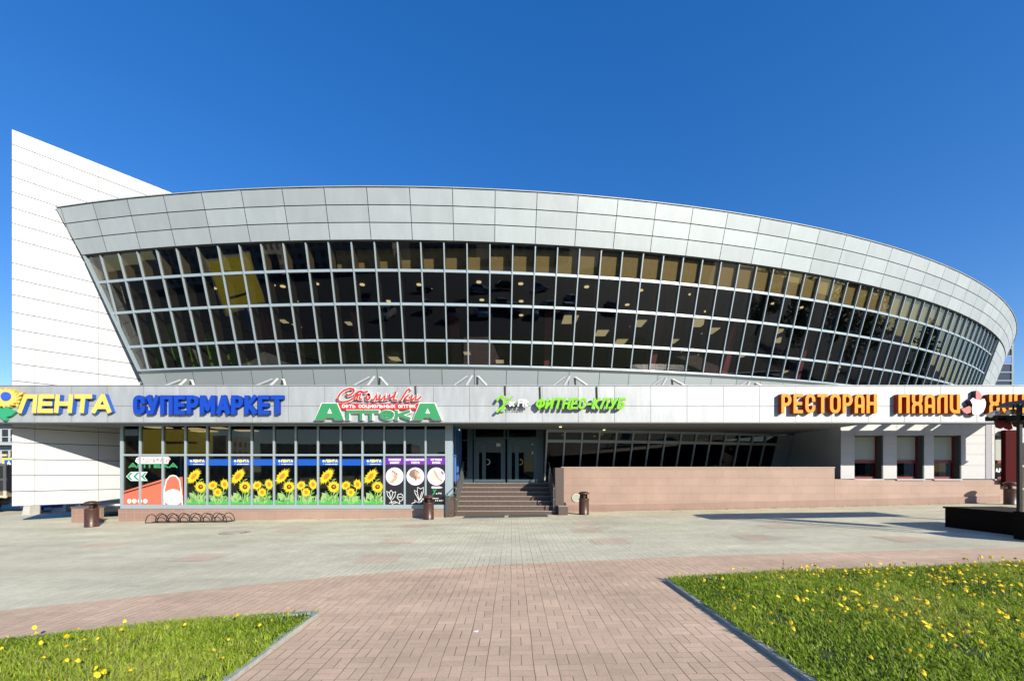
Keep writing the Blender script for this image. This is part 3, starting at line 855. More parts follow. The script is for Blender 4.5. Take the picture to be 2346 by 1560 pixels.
pans = [(1306,731,.7),(1378,762,.6),(1422,782,.6),(1462,740,.6),(1600,738,.75),(1628,757,.6),(1782,758,.5),(1786,778,.6),(905,822,.6),(1070,809,.4),(1145,828,.5),(1540,781,.5),(1794,852,.5),(2050,790,.5),(2050,808,.5),(2045,822,.45),(1910,815,.5),(1928,840,.5),(1925,850,.5),(1575,802,.5),(1610,810,.4),(1700,815,.4),(680,745,.3),(650,735,.3),(800,740,.3),(565,770,.3),(440,832,.5)]
for (x, y, w) in lamps+pans:
    Z = 7.42*970/(1080-y)
    mb = MB(); X = px(x, Z)
    if w == 0: mb.lathe([(.001,0),(.10,0),(.10,.03)], (X,Z,7.40+EYE), 10)
    else:
        hh = 7.40
        if y > 790: Z = min(Z, 27); hh = (1080-y)/970*Z; X = px(x, Z)
        mb.box(X-w/2, X+w/2, Z-w*.8, Z+w*.8, hh-.02+EYE, hh+EYE)
    mb.build('ceiling_lamp', M_LAMP if w == 0 else M_PANEL, hall)
# lower glazing behind the ramp wall
lb = [6.26+.715*i for i in range(16)]
for a, b in zip(lb, lb[1:]):
    mb = MB()
    for h0, h1 in ((-.5,1.27),(1.27,1.70)): cone_panel(mb, a, b, h0, h1, 0, 0)
    mb.build('window', M_LOWGL, hall)
lf = MB()
for b in lb: clipbar(lf, b, -.55, 1.72, .06, .12, 0)
for h in (-.5,1.27,1.69):
    for a, b in zip(lb, lb[1:]): lf.bar(dp(a,h,.004), dp(b,h,.004), .055, .12)
lf.build('lower_frame', M_FRAME, hall)
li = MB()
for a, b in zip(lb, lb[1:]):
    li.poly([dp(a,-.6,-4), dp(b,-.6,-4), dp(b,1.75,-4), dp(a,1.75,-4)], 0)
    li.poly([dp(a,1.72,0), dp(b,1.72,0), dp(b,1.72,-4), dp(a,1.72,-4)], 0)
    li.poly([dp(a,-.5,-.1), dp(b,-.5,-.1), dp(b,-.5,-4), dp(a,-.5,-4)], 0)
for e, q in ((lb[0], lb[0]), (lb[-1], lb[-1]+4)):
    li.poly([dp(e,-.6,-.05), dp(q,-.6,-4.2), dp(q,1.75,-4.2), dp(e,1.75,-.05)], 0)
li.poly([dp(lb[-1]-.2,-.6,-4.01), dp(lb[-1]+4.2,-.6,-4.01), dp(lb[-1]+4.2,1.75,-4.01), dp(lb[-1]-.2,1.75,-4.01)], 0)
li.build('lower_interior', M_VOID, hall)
for (x,y) in ((1284,978),(1340,988),(1384,985),(1380,995),(1400,990),(1362,999),(1290,996)):
    mb = MB(); Z = 1.70*970/(1080-y); mb.lathe([(.001,0),(.05,0),(.05,.02)], (px(x,Z),Z,1.69+EYE), 8); mb.build('ceiling_lamp', M_LAMP, hall)
# solid wall either side of the lower glazing
sw = MB()
for a, b in [(-11.5,-6),(-6,-1),(-1,2.6)]:
    sw.poly([dp(a,-1.9,-.3), dp(b,-1.9,-.3), dp(b,1.9,-.3), dp(a,1.9,-.3)], 0)
sw.build('ground_floor_wall', M_GREYCLAD, hall)
sw = MB()
a = lb[-1]
for i in range(3):
    cone_panel(sw, a+.75*i, a+.75*(i+1), -1.9, 1.72, .0, 0)
sw.build('ground_floor_wall', M_GREYCLAD, hall)

# ------------------------------------------------------------------ white wing wall
def wp(t, H, off=0.):
    p = W0 + WD*t + WN*off
    return (p.x, p.y, H+EYE)
wing = thing('wing_wall', 'tall blank white panelled slab wall with a raked silhouette at the left end', 'wall', wp(0,-1.65))
w = MB()
seams = [-1.25,-.72,-.14,.44,1.05,1.58,2.14,2.70,3.27,3.89,4.50,5.12,5.73,6.36,6.93,7.50,8.35,8.93,9.48,10.06,10.60,11.20,11.76,12.30]
vt = [-2.83,-2.28,-.59] + [-.59+1.69*i for i in range(1,10)]
for h0, h1 in zip(seams, seams[1:]):
    for a, b in zip(vt, vt[1:]):
        x, y = .0045, .012
        w.poly([wp(a+x,h0+y), wp(b-x,h0+y), wp(b-x,h1-y), wp(a+x,h1-y)], 0, rt.random())
w.build('cladding', M_WHITE, wing)
w = MB()
t0, t1 = -2.83, vt[-1]
q = [wp(t0,-1.25,-.012), wp(t1,-1.25,-.012), wp(t1,12.3,-.012), wp(t0,12.3,-.012)]
k = [wp(t0,-1.25,-.5), wp(t1,-1.25,-.5), wp(t1,12.3,-.5), wp(t0,12.3,-.5)]
w.poly(q, 0); w.poly(k, 1)
for i in range(4): w.poly([q[i], q[(i+1)%4], k[(i+1)%4], k[i]], 1)
w.build('core', [mat('cladding joint', (.035,.035,.04), .9), M_WHITE], wing)
for (X, Y, w_, lab) in ((-21.25,18.5,.34,'narrow pale concrete block under the left end of the wing wall'),(-21.0,19.6,.68,'wide pale concrete block under the wing wall, right of the blue car')):
    mb = MB(); z = gz(X); n_ = .06
    lo = [(X-w_/2,Y,z),(X+w_/2,Y,z),(X+w_/2,Y+.5,z),(X-w_/2,Y+.5,z)]; hi = [(X-w_/2+n_,Y+n_,z+.62),(X+w_/2-n_,Y+n_,z+.62),(X+w_/2-n_,Y+.5-n_,z+.62),(X-w_/2+n_,Y+.5-n_,z+.62)]
    for i in range(4): mb.poly([lo[i],lo[(i+1)%4],hi[(i+1)%4],hi[i]])
    mb.poly(hi)
    tag(mb.build('concrete_block', M_CONC, None, (X,Y,z)), lab, 'concrete block')
mb = MB()
for t in (-1.0, 4.5):
    a = Vector(wp(t,0,-.6)); mb.box(a.x-.15, a.x+.15, a.y, a.y+.3, gz(a.x)-.05, -1.2+EYE)
mb.build('support_post', M_CONC, wing)

# ------------------------------------------------------------------ canopy with its fascia
ZF = 14.65
canopy = thing('canopy', 'long flat silver-grey fascia canopy running across the whole front over the shops', 'canopy', (0, ZF, gz(0)))
FX0, FX1 = -20.2, 20.4
f = MB()
pitch = 83/970*ZF; x = px(80, ZF)
while x > FX0: x -= pitch
fx = []
while x < FX1: fx.append(x); x += pitch
fx.append(FX1)
for a, b in zip(fx, fx[1:]):
    for h0, h1 in ((1.70,2.265),(2.265,2.975)):
        f.poly([(a+.006,ZF,h0+.007+EYE),(b-.006,ZF,h0+.007+EYE),(b-.006,ZF,h1-.007+EYE),(a+.006,ZF,h1-.007+EYE)], 0, rt.random())
f.box(fx[0], FX1, ZF+.012, ZF+.13, 1.685+EYE, 2.965+EYE, 1)
f.box(fx[0], FX1, ZF-.03, ZF+.14, 2.967+EYE, 2.985+EYE, 2)
f.box(fx[0], FX1, ZF-.02, ZF+.26, 1.655+EYE, 1.683+EYE, 3)
f.build('fascia', [M_ALU2, mat('fascia joint', (.16,.165,.18), .7), M_ALU2, M_DARK], canopy)
s = MB()
def back_y(X, H):
    d = RH(H)**2-(X-CX)**2
    y = CY-math.sqrt(max(0,d))+.06
    yw = W0.y+WD.y/WD.x*(X-W0.x)-.02
    return min(y, yw) if X < -13.5 else y
n = 60; X0, X1 = -18.3, 12.95
for i in range(n):
    a = X0+(X1-X0)*i/n; b = X0+(X1-X0)*(i+1)/n
    y0 = ZF+.135
    ya, yb = max(y0, back_y(a,1.74)), max(y0, back_y(b,1.74))
    if ya <= y0 and yb <= y0: continue
    s.poly([(a,y0,1.74+EYE),(b,y0,1.74+EYE),(b,yb,1.74+EYE),(a,ya,1.74+EYE)], 0)
    ya, yb = max(y0, back_y(a,2.62)), max(y0, back_y(b,2.62))
    s.poly([(a,y0,2.62+EYE),(b,y0,2.62+EYE),(b,yb,2.62+EYE),(a,ya,2.62+EYE)], 1)
s.poly([(X1,ZF+.135,1.74+EYE),(X1,back_y(X1,1.74),1.74+EYE),(X1,back_y(X1,2.62),2.62+EYE),(X1,ZF+.135,2.62+EYE)], 0)
s.build('soffit', [M_SOFFIT, M_ROOF], canopy)
for x in [13.6+.96*i for i in range(6)]:
    mb = MB(); mb.box(x-.11, x+.11, ZF+.132, 17.18, 2.70+EYE, 2.82+EYE); mb.build('roof_beam', M_ALU2, canopy)
mb = MB(); mb.box(18.9, 20.3, ZF+.262, 17.35, 2.6+EYE, 2.9+EYE); mb.build('sun_block_deck', M_ROOF, canopy)  # unseen deck added to end the sun patches on the wall
# little tripod stays over the canopy roof
for (ax, ay, l, rr) in ((424,871,-76,14),(634,869,-75,10),(856,864,-60,38),(1080,862,-45,42),(1303,864,-38,62),(1525,868,-32,74),(1716,877,-28,62)):
    Za = 15.7; A = Vector((px(ax,Za), Za, pz(ay,Za)))
    def foot(dx, Zb): return Vector((px(ax+dx,Zb), Zb, 2.66+EYE))
    mb = MB()
    mb.tube([A+Vector((-.16,0,0)), foot(l-30,14.95)], .052, 8)
    mb.tube([A+Vector((.02,.02,.02)), foot(l*.42-8,14.98)], .052, 8)
    mb.tube([A+Vector((.26,0,-.02)), foot(rr+16,15.0)], .045, 8)
    mb.tube([A+Vector((.22,0,0)), foot(rr*.3,16.3)], .04, 8)
    mb.build('roof_stay', M_STRUT, canopy)
for (xx, y0, y1) in ((952,884,912),(1157,885,905),(1237,886,914),(1367,886,914)):
    mb = MB(); mb.tube([(px(xx,ZF-.02),ZF-.02,pz(y0,ZF)), (px(xx+1,ZF-.02),ZF-.02,pz(y1,ZF))], .028, 6); mb.build('cable', mat('cable grey',(.12,.125,.13),.6), canopy)

# ------------------------------------------------------------------ glazed shop front
ZS = 15.6
def sx_(x): return px(x, ZS)
def sz_(y): return pz(y, ZS)
shop = thing('glazed_shop', 'single-storey glazed shop front with pale blue frames on a pink tiled plinth', 'shop', (sx_(650), ZS, gz(sx_(650))))
mull = [278,320,372,424,474,525,576,627,677,728,780,830,880,927,975,1023]
ztop, zmid, zbot = 1.74+EYE, sz_(1042), sz_(1157)
for a, b in zip(mull, mull[1:]):
    mb = MB()
    for z0, z1 in ((zbot,zmid),(zmid,ztop)):
        mb.poly([(sx_(a),ZS+.05,z0),(sx_(b),ZS+.05,z0),(sx_(b),ZS+.05,z1),(sx_(a),ZS+.05,z1)])
    mb.build('window', M_SHOPGL, shop)
f = MB()
for i, a in enumerate(mull):
    w = .065 if 0 < i < len(mull)-1 else .1
    f.box(sx_(a)-w/2, sx_(a)+w/2, ZS, ZS+.12, zbot, ztop)
f.box(sx_(1025), sx_(1037), ZS-.004, ZS+.2, zbot, ztop)
for z, hh in ((zmid,.07),(ztop-.03,.06),(zbot-.055,.15)):
    f.box(sx_(276), sx_(1037), ZS+.003 if hh < .1 else ZS-.01, ZS+.117, z-hh/2, z+hh/2)
f.build('frame', M_FRAME, shop)
pl = MB()
xa, xb = sx_(424), sx_(1022)
pl.box(xa, xb, ZS-.02, ZS+.2, -.4, zbot-.14)
pl.build('plinth', M_PTILE, shop)
pl = MB(); pl.box(sx_(272), xa-.002, ZS-.018, ZS+.2, -.5, zbot-.14); pl.build('plinth', M_PTILE_S, shop)
# right-hand return of the shop, beside the steps
XR = sx_(1037)-.02
mb = MB()
for z0, z1 in ((-.1+.25,zmid),(zmid,ztop)): mb.poly([(XR-.02,ZS+.12,z0),(XR-.02,18.4,z0),(XR-.02,18.4,z1),(XR-.02,ZS+.12,z1)])
mb.build('side_window', glass('blue side glass',(.10,.16,.30),1.7,.002,.5), shop)
mb = MB()
for y in (ZS+.9, ZS+1.7, ZS+2.5): mb.box(XR-.03, XR+.03, y-.03, y+.03, .3, ztop)
mb.box(XR-.02, XR+.025, ZS+.2, 18.4, zmid-.03, zmid+.03)
mb.build('side_frame', mat('blue frame',(.06,.16,.42),.4), shop)
# inside of the shop
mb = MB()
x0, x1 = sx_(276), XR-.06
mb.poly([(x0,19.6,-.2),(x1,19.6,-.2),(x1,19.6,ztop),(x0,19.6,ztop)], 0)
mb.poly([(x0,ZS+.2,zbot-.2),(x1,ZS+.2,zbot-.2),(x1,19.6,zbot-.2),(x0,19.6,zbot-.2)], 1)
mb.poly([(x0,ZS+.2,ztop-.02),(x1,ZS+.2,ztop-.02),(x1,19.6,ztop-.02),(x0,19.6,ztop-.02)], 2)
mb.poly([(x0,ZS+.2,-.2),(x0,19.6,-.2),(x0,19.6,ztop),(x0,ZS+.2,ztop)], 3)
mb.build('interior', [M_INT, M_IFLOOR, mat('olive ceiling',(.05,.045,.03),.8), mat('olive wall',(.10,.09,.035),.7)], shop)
for (x,y,w) in ((-13.6,16.3,.7),(-12.6,16.8,.6),(-12.9,17.8,.9),(-11.4,16.5,.5),(-11.0,17.6,.8),(-9.6,18.4,.6),(-7.2,18.6,1.6),(-4.5,18.2,1.2)):
    mb = MB(); mb.box(x-w/2,x+w/2,y-.25,y+.25,ztop-.06,ztop-.03); mb.build('ceiling_lamp', M_PANEL, shop)

# ------------------------------------------------------------------ signs on the fascia
def sign_mats(name, face, side, rough=.45):
    return [mat(name+' face', face, rough, spec=.2), mat(name+' side', side, rough, spec=.2)]
def fpx(x, d=.15): return px(x, ZF-d)
def fpz(y, d=.15): return pz(y, ZF-d)
def ellipse(cx, cy, rx, ry, n=28, a0=0): return [(cx+rx*math.cos(2*math.pi*i/n+a0), cy+ry*math.sin(2*math.pi*i/n+a0)) for i in range(n)]
GRP = None
# sunflower emblem and yellow lettering
s = thing('shop_sign', 'yellow block letters with blue sides beside a big sunflower emblem at the far left', 'sign', (fpx(120), ZF, fpz(925)))
MY = sign_mats('yellow letter', (.72,.49,.11), (.025,.10,.38))
letters(s, 'ЛЕНТА', fpx(40), fpx(254), fpz(946), fpz(903)-fpz(946), .235, ZF-.15, ZF, MY, .045, .10)
mb = MB(); c = (fpx(9), fpz(911)); pet = []
for i in range(36):
    r_ = (1.0 if i % 2 else .80); a = 2*math.pi*i/36
    pet.append((c[0]+math.cos(a)*r_*.50+ .03*math.sin(a), c[1]+math.sin(a)*r_*.34))
mb.prism(pet, ZF-.13, ZF, 0, 1)
for k in range(4):
    zz = c[1]+.10-.10*k
    mb.prism([(c[0]+.36,zz+.04),(c[0]+.60-.05*k,zz+.10-.05*k),(c[0]+.56-.05*k,zz+.02-.05*k),(c[0]+.36,zz-.04)], ZF-.10-.004*k, ZF, 0, 1)
mb.build('flower', [MY[0], mat('emblem side',(.55,.36,.05),.5)], s)
mb = MB(); mb.prism(ellipse(c[0]+.06,c[1]+.05,.17,.15), ZF-.16, ZF-.12, 0, 0); mb.build('flower_centre', mat('emblem blue',(.03,.09,.50),.4), s)
mb = MB()
def pp(l, d=.11): return [(fpx(x,d), fpz(y,d)) for x, y in l]
mb.prism(pp([(-25,940),(-6,930),(5,938),(12,925),(22,938),(36,943),(25,952),(14,955),(12,963),(6,962),(-4,952),(-20,955)]), ZF-.11, ZF, 0, 0)
mb.build('leaf', mat('emblem green',(.03,.30,.14),.4), s)
# blue lettering
s = thing('shop_sign', 'rounded royal blue block letters next to the yellow lettering', 'sign', (fpx(475), ZF, fpz(925)))
letters(s, 'СУПЕРМАРКЕТ', fpx(303), fpx(648), fpz(949), fpz(905)-fpz(949), .215, ZF-.14, ZF, sign_mats('blue letter', (.008,.052,.37), (.006,.03,.24)), .07)
# pharmacy sign
s = thing('shop_sign', 'red script over big green letters with white outlines and a red text bar', 'sign', (fpx(866), ZF, fpz(925)))
M_SW = mat('sign white', (.66,.66,.65), .45); M_SR = mat('sign red', (.48,.025,.022), .4); M_SG = mat('sign green', (.035,.24,.09), .4)
def cp(l): return [(fpx(700+x/6.9,.12), fpz(870+y/6.9,.12)) for x, y in l]
script = [
 [[(640,215),(668,245),(720,228),(765,180),(758,143),(700,133),(610,163),(540,225),(507,290),(522,340),(600,350),(690,330),(755,290)]],
 [[(800,205),(770,310)],[(790,255),(832,212),(808,310)],[(822,255),(875,212),(850,305),(890,300)],[(820,192),(870,178),(930,198),(985,178)]],
 [[(1012,240),(985,228),(960,260),(962,305),(990,312),(1015,285),(1012,240),(980,215)]],
 [[(1045,312),(1075,318),(1128,222),(1118,318),(1150,300)]],
 [[(1182,232),(1165,300),(1200,312),(1262,238),(1248,308),(1298,296)]],
 [[(1332,225),(1322,272),(1355,286),(1410,232)],[(1430,182),(1388,316),(1450,318)]],
 [[(1500,330),(1600,170),(1640,142),(1650,165)],[(1632,238),(1572,285)],[(1572,282),(1600,325),(1645,318)]],
 [[(1690,235),(1662,305),(1695,315),(1758,235),(1738,318),(1785,305),(1830,260)]]]
for g_ in script:
    mb = MB()
    for k, st in enumerate(g_): mb.stroke(cp(st), .10, ZF-.10-.001*k, ZF-.02, 0, 0)
    for k, st in enumerate(g_): mb.stroke(cp(st), .055, ZF-.125-.0012*k, ZF-.09, 1, 1)
    mb.build('script_letter', [M_SW, M_SR], s)
mb = MB(); mb.prism(cp([(505,372),(1790,372),(1762,470),(555,470)]), ZF-.085, ZF, 0, 0)
flat_text(mb, 'сеть социальных аптек', fpx(700+562/6.9), fpx(700+1735/6.9), fpz(870+440/6.9), .118, .24, ZF-.092, 1, .10)
mb.build('text_bar', [M_SR, M_SW], s)
def big_a(x0, x1):
    w = x1-x0
    return [(x0,961),(x0+w*.25,924),(x0+w*.76,924),(x1,961),(x1-w*.33,961),(x1-w*.38,955.5),(x0+w*.40,955.5),(x0+w*.345,961)]
for x0, x1 in ((721,787),(946,1011)):
    mb = MB(); o = big_a(x0, x1); cx_ = (x0+x1)/2
    big = [(x + (1.8 if x > cx_ else -1.8), y + (1.2 if y > 950 else -1.5)) for x, y in o]
    mb.prism(pp(big,.12), ZF-.11, ZF, 1, 1); mb.prism(pp(o,.14), ZF-.135, ZF-.1, 0, 0)
    w = x1-x0
    mb.prism(pp([(x0+w*.44,947),(x0+w*.515,935),(x0+w*.60,947)],.14), ZF-.142, ZF-.13, 1, 1)
    mb.build('letter', [M_SG, M_SW], s)
mbx = [fpx(793), fpx(940)]
base = text_width('птек', .33, .28, 0, .07); full = text_width('птек', .33, .28, 1, .07); sxx = ((mbx[1]-mbx[0])-base)/(full-base); x = mbx[0]
for ch in 'птек':
    mb = MB()
    glyph(mb, ch, x-.02, fpz(961)-.02, .37, .36, sxx*.93, ZF-.10, ZF, 1, 1)
    adv = glyph(mb, ch, x, fpz(961), .33, .28, sxx, ZF-.13, ZF-.1, 0, 0)
    mb.build('letter', [M_SG, M_SW], s); x += adv+.07*.33
# fitness club sign
s = thing('shop_sign', 'slanted lime green lettering with a green dancing figure logo above the entrance', 'sign', (fpx(1285), ZF, fpz(925)))
ML = sign_mats('lime letter', (.175,.50,.018), (.03,.06,.04))
letters(s, 'ФИТНЕС-КЛУБ', fpx(1225,.2), fpx(1429,.2), fpz(937,.2), .39, .20, ZF-.21, ZF-.12, ML, .07, .24)
def lp(l): return [(fpx(1120+x/6.9,.2), fpz(890+y/6.9,.2)) for x, y in l]
mb = MB()
mb.stroke(lp([(128,195),(165,135),(205,118),(245,150),(255,215),(225,280),(170,325),(120,375)]), .075, ZF-.20, ZF-.12, 0, 1)
mb.stroke(lp([(372,115),(330,165),(285,205),(245,240),(225,290),(200,345)]), .055, ZF-.205, ZF-.12, 0, 1)
mb.stroke(lp([(185,330),(285,325)]), .025, ZF-.195, ZF-.14, 0, 1)
mb.build('logo', ML, s)
MW = sign_mats('white letter', (.82,.82,.82), (.2,.2,.2))
xs = {'x':(330,398),'F':(462,530),'i':(535,560),'t':(562,640)}
for ch, (a, b) in xs.items():
    mb = MB(); h = fpz(890+170/6.9)-fpz(890+280/6.9)
    glyph(mb, ch, fpx(1120+a/6.9,.2)-.02, fpz(890+282/6.9,.2), h, .2, 1.1 if ch != 'i' else 1.0, ZF-.20, ZF-.12, 0, 1, .12); mb.build('letter', MW, s)
mb = MB(); mb.stroke(lp([(410,240),(440,236)]), .05, ZF-.2, ZF-.12, 0, 1); mb.build('letter', ML, s)
mb = MB(); flat_text(mb, 'студия', fpx(1120+290/6.9,.1), fpx(1120+570/6.9,.1), fpz(890+352/6.9,.1), .10, .22, ZF-.1, 0, .1, .2); mb.build('small_lettering', mat('dark letter',(.05,.055,.06),.5), s)
# restaurant signs
MO = sign_mats('amber letter', (.66,.245,.004), (.40,.06,.005))
s = thing('shop_sign', 'amber condensed capital letters with rust sides, one long word of eight letters', 'sign', (fpx(1900), ZF, fpz(925)))
letters(s, 'РЕСТОРaН', fpx(1790,.17), fpx(2009,.17), fpz(946.5,.17), .665, .165, ZF-.18, ZF, MO, .105)
s = thing('shop_sign', 'amber rounded letters split by a white and red round emblem near the right end', 'sign', (fpx(2230), ZF, fpz(925)))
letters(s, 'Пhalu', fpx(2058,.17), fpx(2199,.17), fpz(946.5,.17), .655, .165, ZF-.18, ZF, MO, .12)
letters(s, 'huНКalu', fpx(2266,.17), fpx(2462,.17), fpz(946.5,.17), .655, .165, ZF-.18, ZF, MO, .12)
def ep(l): return [(fpx(2146+x/3.9,.15), fpz(860+y/3.9,.15)) for x, y in l]
M_EW = mat('emblem white', (.80,.76,.68), .5); M_ER = mat('emblem coral', (.55,.10,.09), .5); M_ED = mat('emblem dark side', (.06,.05,.05), .5)
mb = MB(); mb.prism(ep([(295,222),(318,200),(345,216),(380,218),(422,208),(434,245),(430,280),(412,325),(375,350),(335,352),(315,342),(308,300),(316,262)]), ZF-.17, ZF, 0, 1); mb.build('emblem_petal', [M_EW, M_ED], s)
mb = MB(); mb.prism(ep([(350,214),(352,134),(375,138),(398,165),(404,195),(396,208),(375,214)]), ZF-.15, ZF, 0, 1); mb.build('emblem_petal', [M_ER, M_ED], s)
mb = MB(); mb.prism(ep([(218,296),(250,290),(290,272),(304,280),(306,330),(270,342),(240,326)]), ZF-.15, ZF, 0, 1); mb.build('emblem_petal', [M_ER, M_ED], s)

# ------------------------------------------------------------------ films stuck on the shop panes
YP = ZS+.035
M_PBLUE = mat('film blue', (.013,.08,.38), .14); M_PYEL = mat('petal yellow', (.70,.56,.035), .14); M_PYEL2 = mat('petal amber', (.66,.44,.02), .14)
M_PBRN = mat('seed brown', (.10,.045,.015), .14); M_PORG = mat('seed orange', (.50,.20,.02), .14)
M_PGRN = mat('leaf green', (.10,.27,.07), .14); M_PGRN2 = mat('leaf pale green', (.26,.40,.15), .14); M_PGRS = mat('film grass', (.06,.36,.07), .14)
M_FW = mat('film white', (.80,.80,.80), .6); M_FY = mat('film yellow', (.85,.75,.20), .6)
def flower(mb, cx, cy, rx, ry, rot, y, dark):
    ca, sa = math.cos(rot), math.sin(rot)
    def T(u, v): return (cx+u*ca-v*sa, cy+u*sa+v*ca)
    for lay in (0, 1):
        n = 17
        for k in range(n):
            a = 2*math.pi*(k+.5*lay)/n
            d = (math.cos(a), math.sin(a)); q = (-d[1], d[0])
            L = (1.22 if lay == 0 else 1.02)*(1+.10*math.sin(k*2.7+cx*5))
            P = []
            for (u, v) in ((.34,-.06),(.68,-.105),(L,.02),(.68,.105),(.34,.06)):
                x, z = T((d[0]*u+q[0]*v)*rx, (d[1]*u+q[1]*v)*ry); P.append((x, y-.0006*lay-.00003*k, z))
            mb.poly(P, lay)
    mb.poly([(x, y-.0022, z) for x, z in [T(*e) for e in ellipse(0,0,rx*.44,ry*.44,20)]], 2 if dark else 3)
    if dark: mb.poly([(x, y-.0028, z) for x, z in [T(*e) for e in ellipse(rx*.03,ry*.05,rx*.2,ry*.2,14)]], 3)
def leaf(mb, x0, z0, x1, z1, w, y, m):
    d = Vector((x1-x0, z1-z0)); n = Vector((-d.y, d.x)).normalized()*w
    A = Vector((x0,z0)); pts = [A, A+d*.3+n*.8, A+d*.65+n*.9, A+d, A+d*.7-n*.6, A+d*.3-n*.7]
    mb.poly([(p.x, y, p.y) for p in pts], m)
def sun_poster(a, b, kind, lab):
    xa, xb = sx_(a)+.04, sx_(b)-.04; W = xb-xa
    r = random.Random(a)
    t = thing('window_film', lab, 'window film', ((xa+xb)/2, YP, zbot), 'sunflower films on the shop panes')
    mb = MB(); z0, z1 = sz_(1066), sz_(1051.5)
    mb.poly([(xa,YP,z0),(xb,YP,z0),(xb,YP,z1),(xa,YP,z1)], 0)
    if kind:
        flower(mb, xa+W*.21, z1-.07, .05, .045, 0, YP-.001, True)
        flat_text(mb, 'ЛЕНТА', xa+W*.3, xa+W*.9, z1-.115, .10, .24, YP-.002, 2, .06)
        flat_text(mb, 'СУПЕРМАРКЕТ', xa+W*.3, xa+W*.9, z0+.03, .035, .24, YP-.002, 1, .1)
        mb.poly([(xa+W*.17,YP-.0015,z0+.035),(xa+W*.21,YP-.0015,z0+.09),(xa+W*.26,YP-.0015,z0+.05)], 3)
    mb.build('banner', [M_PBLUE, M_FW, M_FY, M_PGRN2], t)
    def X(u): return xa+W*u
    def Z(y): return sz_(1040+y*130/1560)
    gm = MB()
    pts = [(X(0),zbot+.03)]
    k = 14
    for i in range(k+1): pts.append((X(i/k), zbot+.15+r.uniform(-.04,.07)))
    pts.append((X(1),zbot+.03))
    gm.poly([(x,YP-.001,z) for x,z in pts], 0)
    gm.build('grass_strip', M_PGRS, t)
    lm = MB()
    if kind:
        for (u0,y0,u1,y1,w,m) in ((.55,1270,.12,1060,.13,1),(.55,1230,.28,1000,.05,0),(.6,1300,.95,1050,.05,1),(.62,720,.85,680,.02,1),(.5,900,.7,720,.03,0),(.72,1330,.98,1180,.05,1),(.3,1320,.1,1290,.03,1),(.62,1330,.5,1200,.03,0),(.72,1050,.98,1040,.05,0)):
            leaf(lm, X(u0), Z(y0), X(u1), Z(y1), w, YP-.0015-.0001*u1-.0001*m, m)
        lm.stroke([(X(.72),Z(1040)),(X(.68),Z(1200)),(X(.62),Z(1380))], .035, YP-.0012, None, 1)
        lm.stroke([(X(.45),Z(720)),(X(.58),Z(1000)),(X(.60),Z(1380))], .03, YP-.0011, None, 0)
    else:
        for (u0,y0,u1,y1,w,m) in ((.4,1260,.05,1130,.06,1),(.5,1220,.95,1170,.05,1),(.55,1280,.95,1290,.05,0),(.45,1290,.15,1270,.05,0),(.5,1170,.9,1040,.04,0),(.6,880,.42,830,.02,1),(.35,1330,.2,1180,.05,1),(.6,1340,.75,1200,.05,1),(.45,1330,.5,1180,.06,0)):
            leaf(lm, X(u0), Z(y0), X(u1), Z(y1), w, YP-.0015-.0001*u1-.0001*m, m)
        for c in ((.18,900),(.45,1100),(.8,880)): lm.stroke([(X(c[0]),Z(c[1])),(X(.45+.3*(c[0]-.45)),Z(1380))], .03, YP-.0011-.0001*c[0], None, 1)
    for q_ in range(26):
        u = r.uniform(.05,.95); leaf(lm, X(u), zbot+r.uniform(.06,.2), X(min(.98,max(.02,u+r.uniform(-.2,.2)))), zbot+r.uniform(.2,.46), r.uniform(.015,.05), YP-.0016-.00004*q_, q_ % 2)
    lm.build('leaves', [M_PGRN, M_PGRN2], t)
    fl = ((.36,610,.43,.22,R(48),False),(.71,900,.29,.27,0,True)) if kind else ((.20,860,.24,.20,R(30),False),(.80,830,.20,.25,R(15),False),(.46,1050,.21,.21,0,False))
    for k, (u, y, rx, ry, rot, dk) in enumerate(fl):
        fm = MB(); flower(fm, X(u), Z(y), rx*W/.72*.72, ry*W, rot, YP-.003-.004*k, dk)
        fm.build('flower', [M_PYEL, M_PYEL2, M_PBRN, M_PORG], t)
ordn = ['first','second','third','fourth','fifth','sixth','seventh','eighth','ninth']
for k in range(9):
    a, b = mull[3+k], mull[4+k]
    kind = k % 2 == 0
    nth = ordn[k]
    sun_poster(a, b, kind, ('film with two large sunflowers under a lettered blue band, ' if kind else 'film with three small sunflowers under a plain blue band, ') + nth + ' sunflower pane from the left')

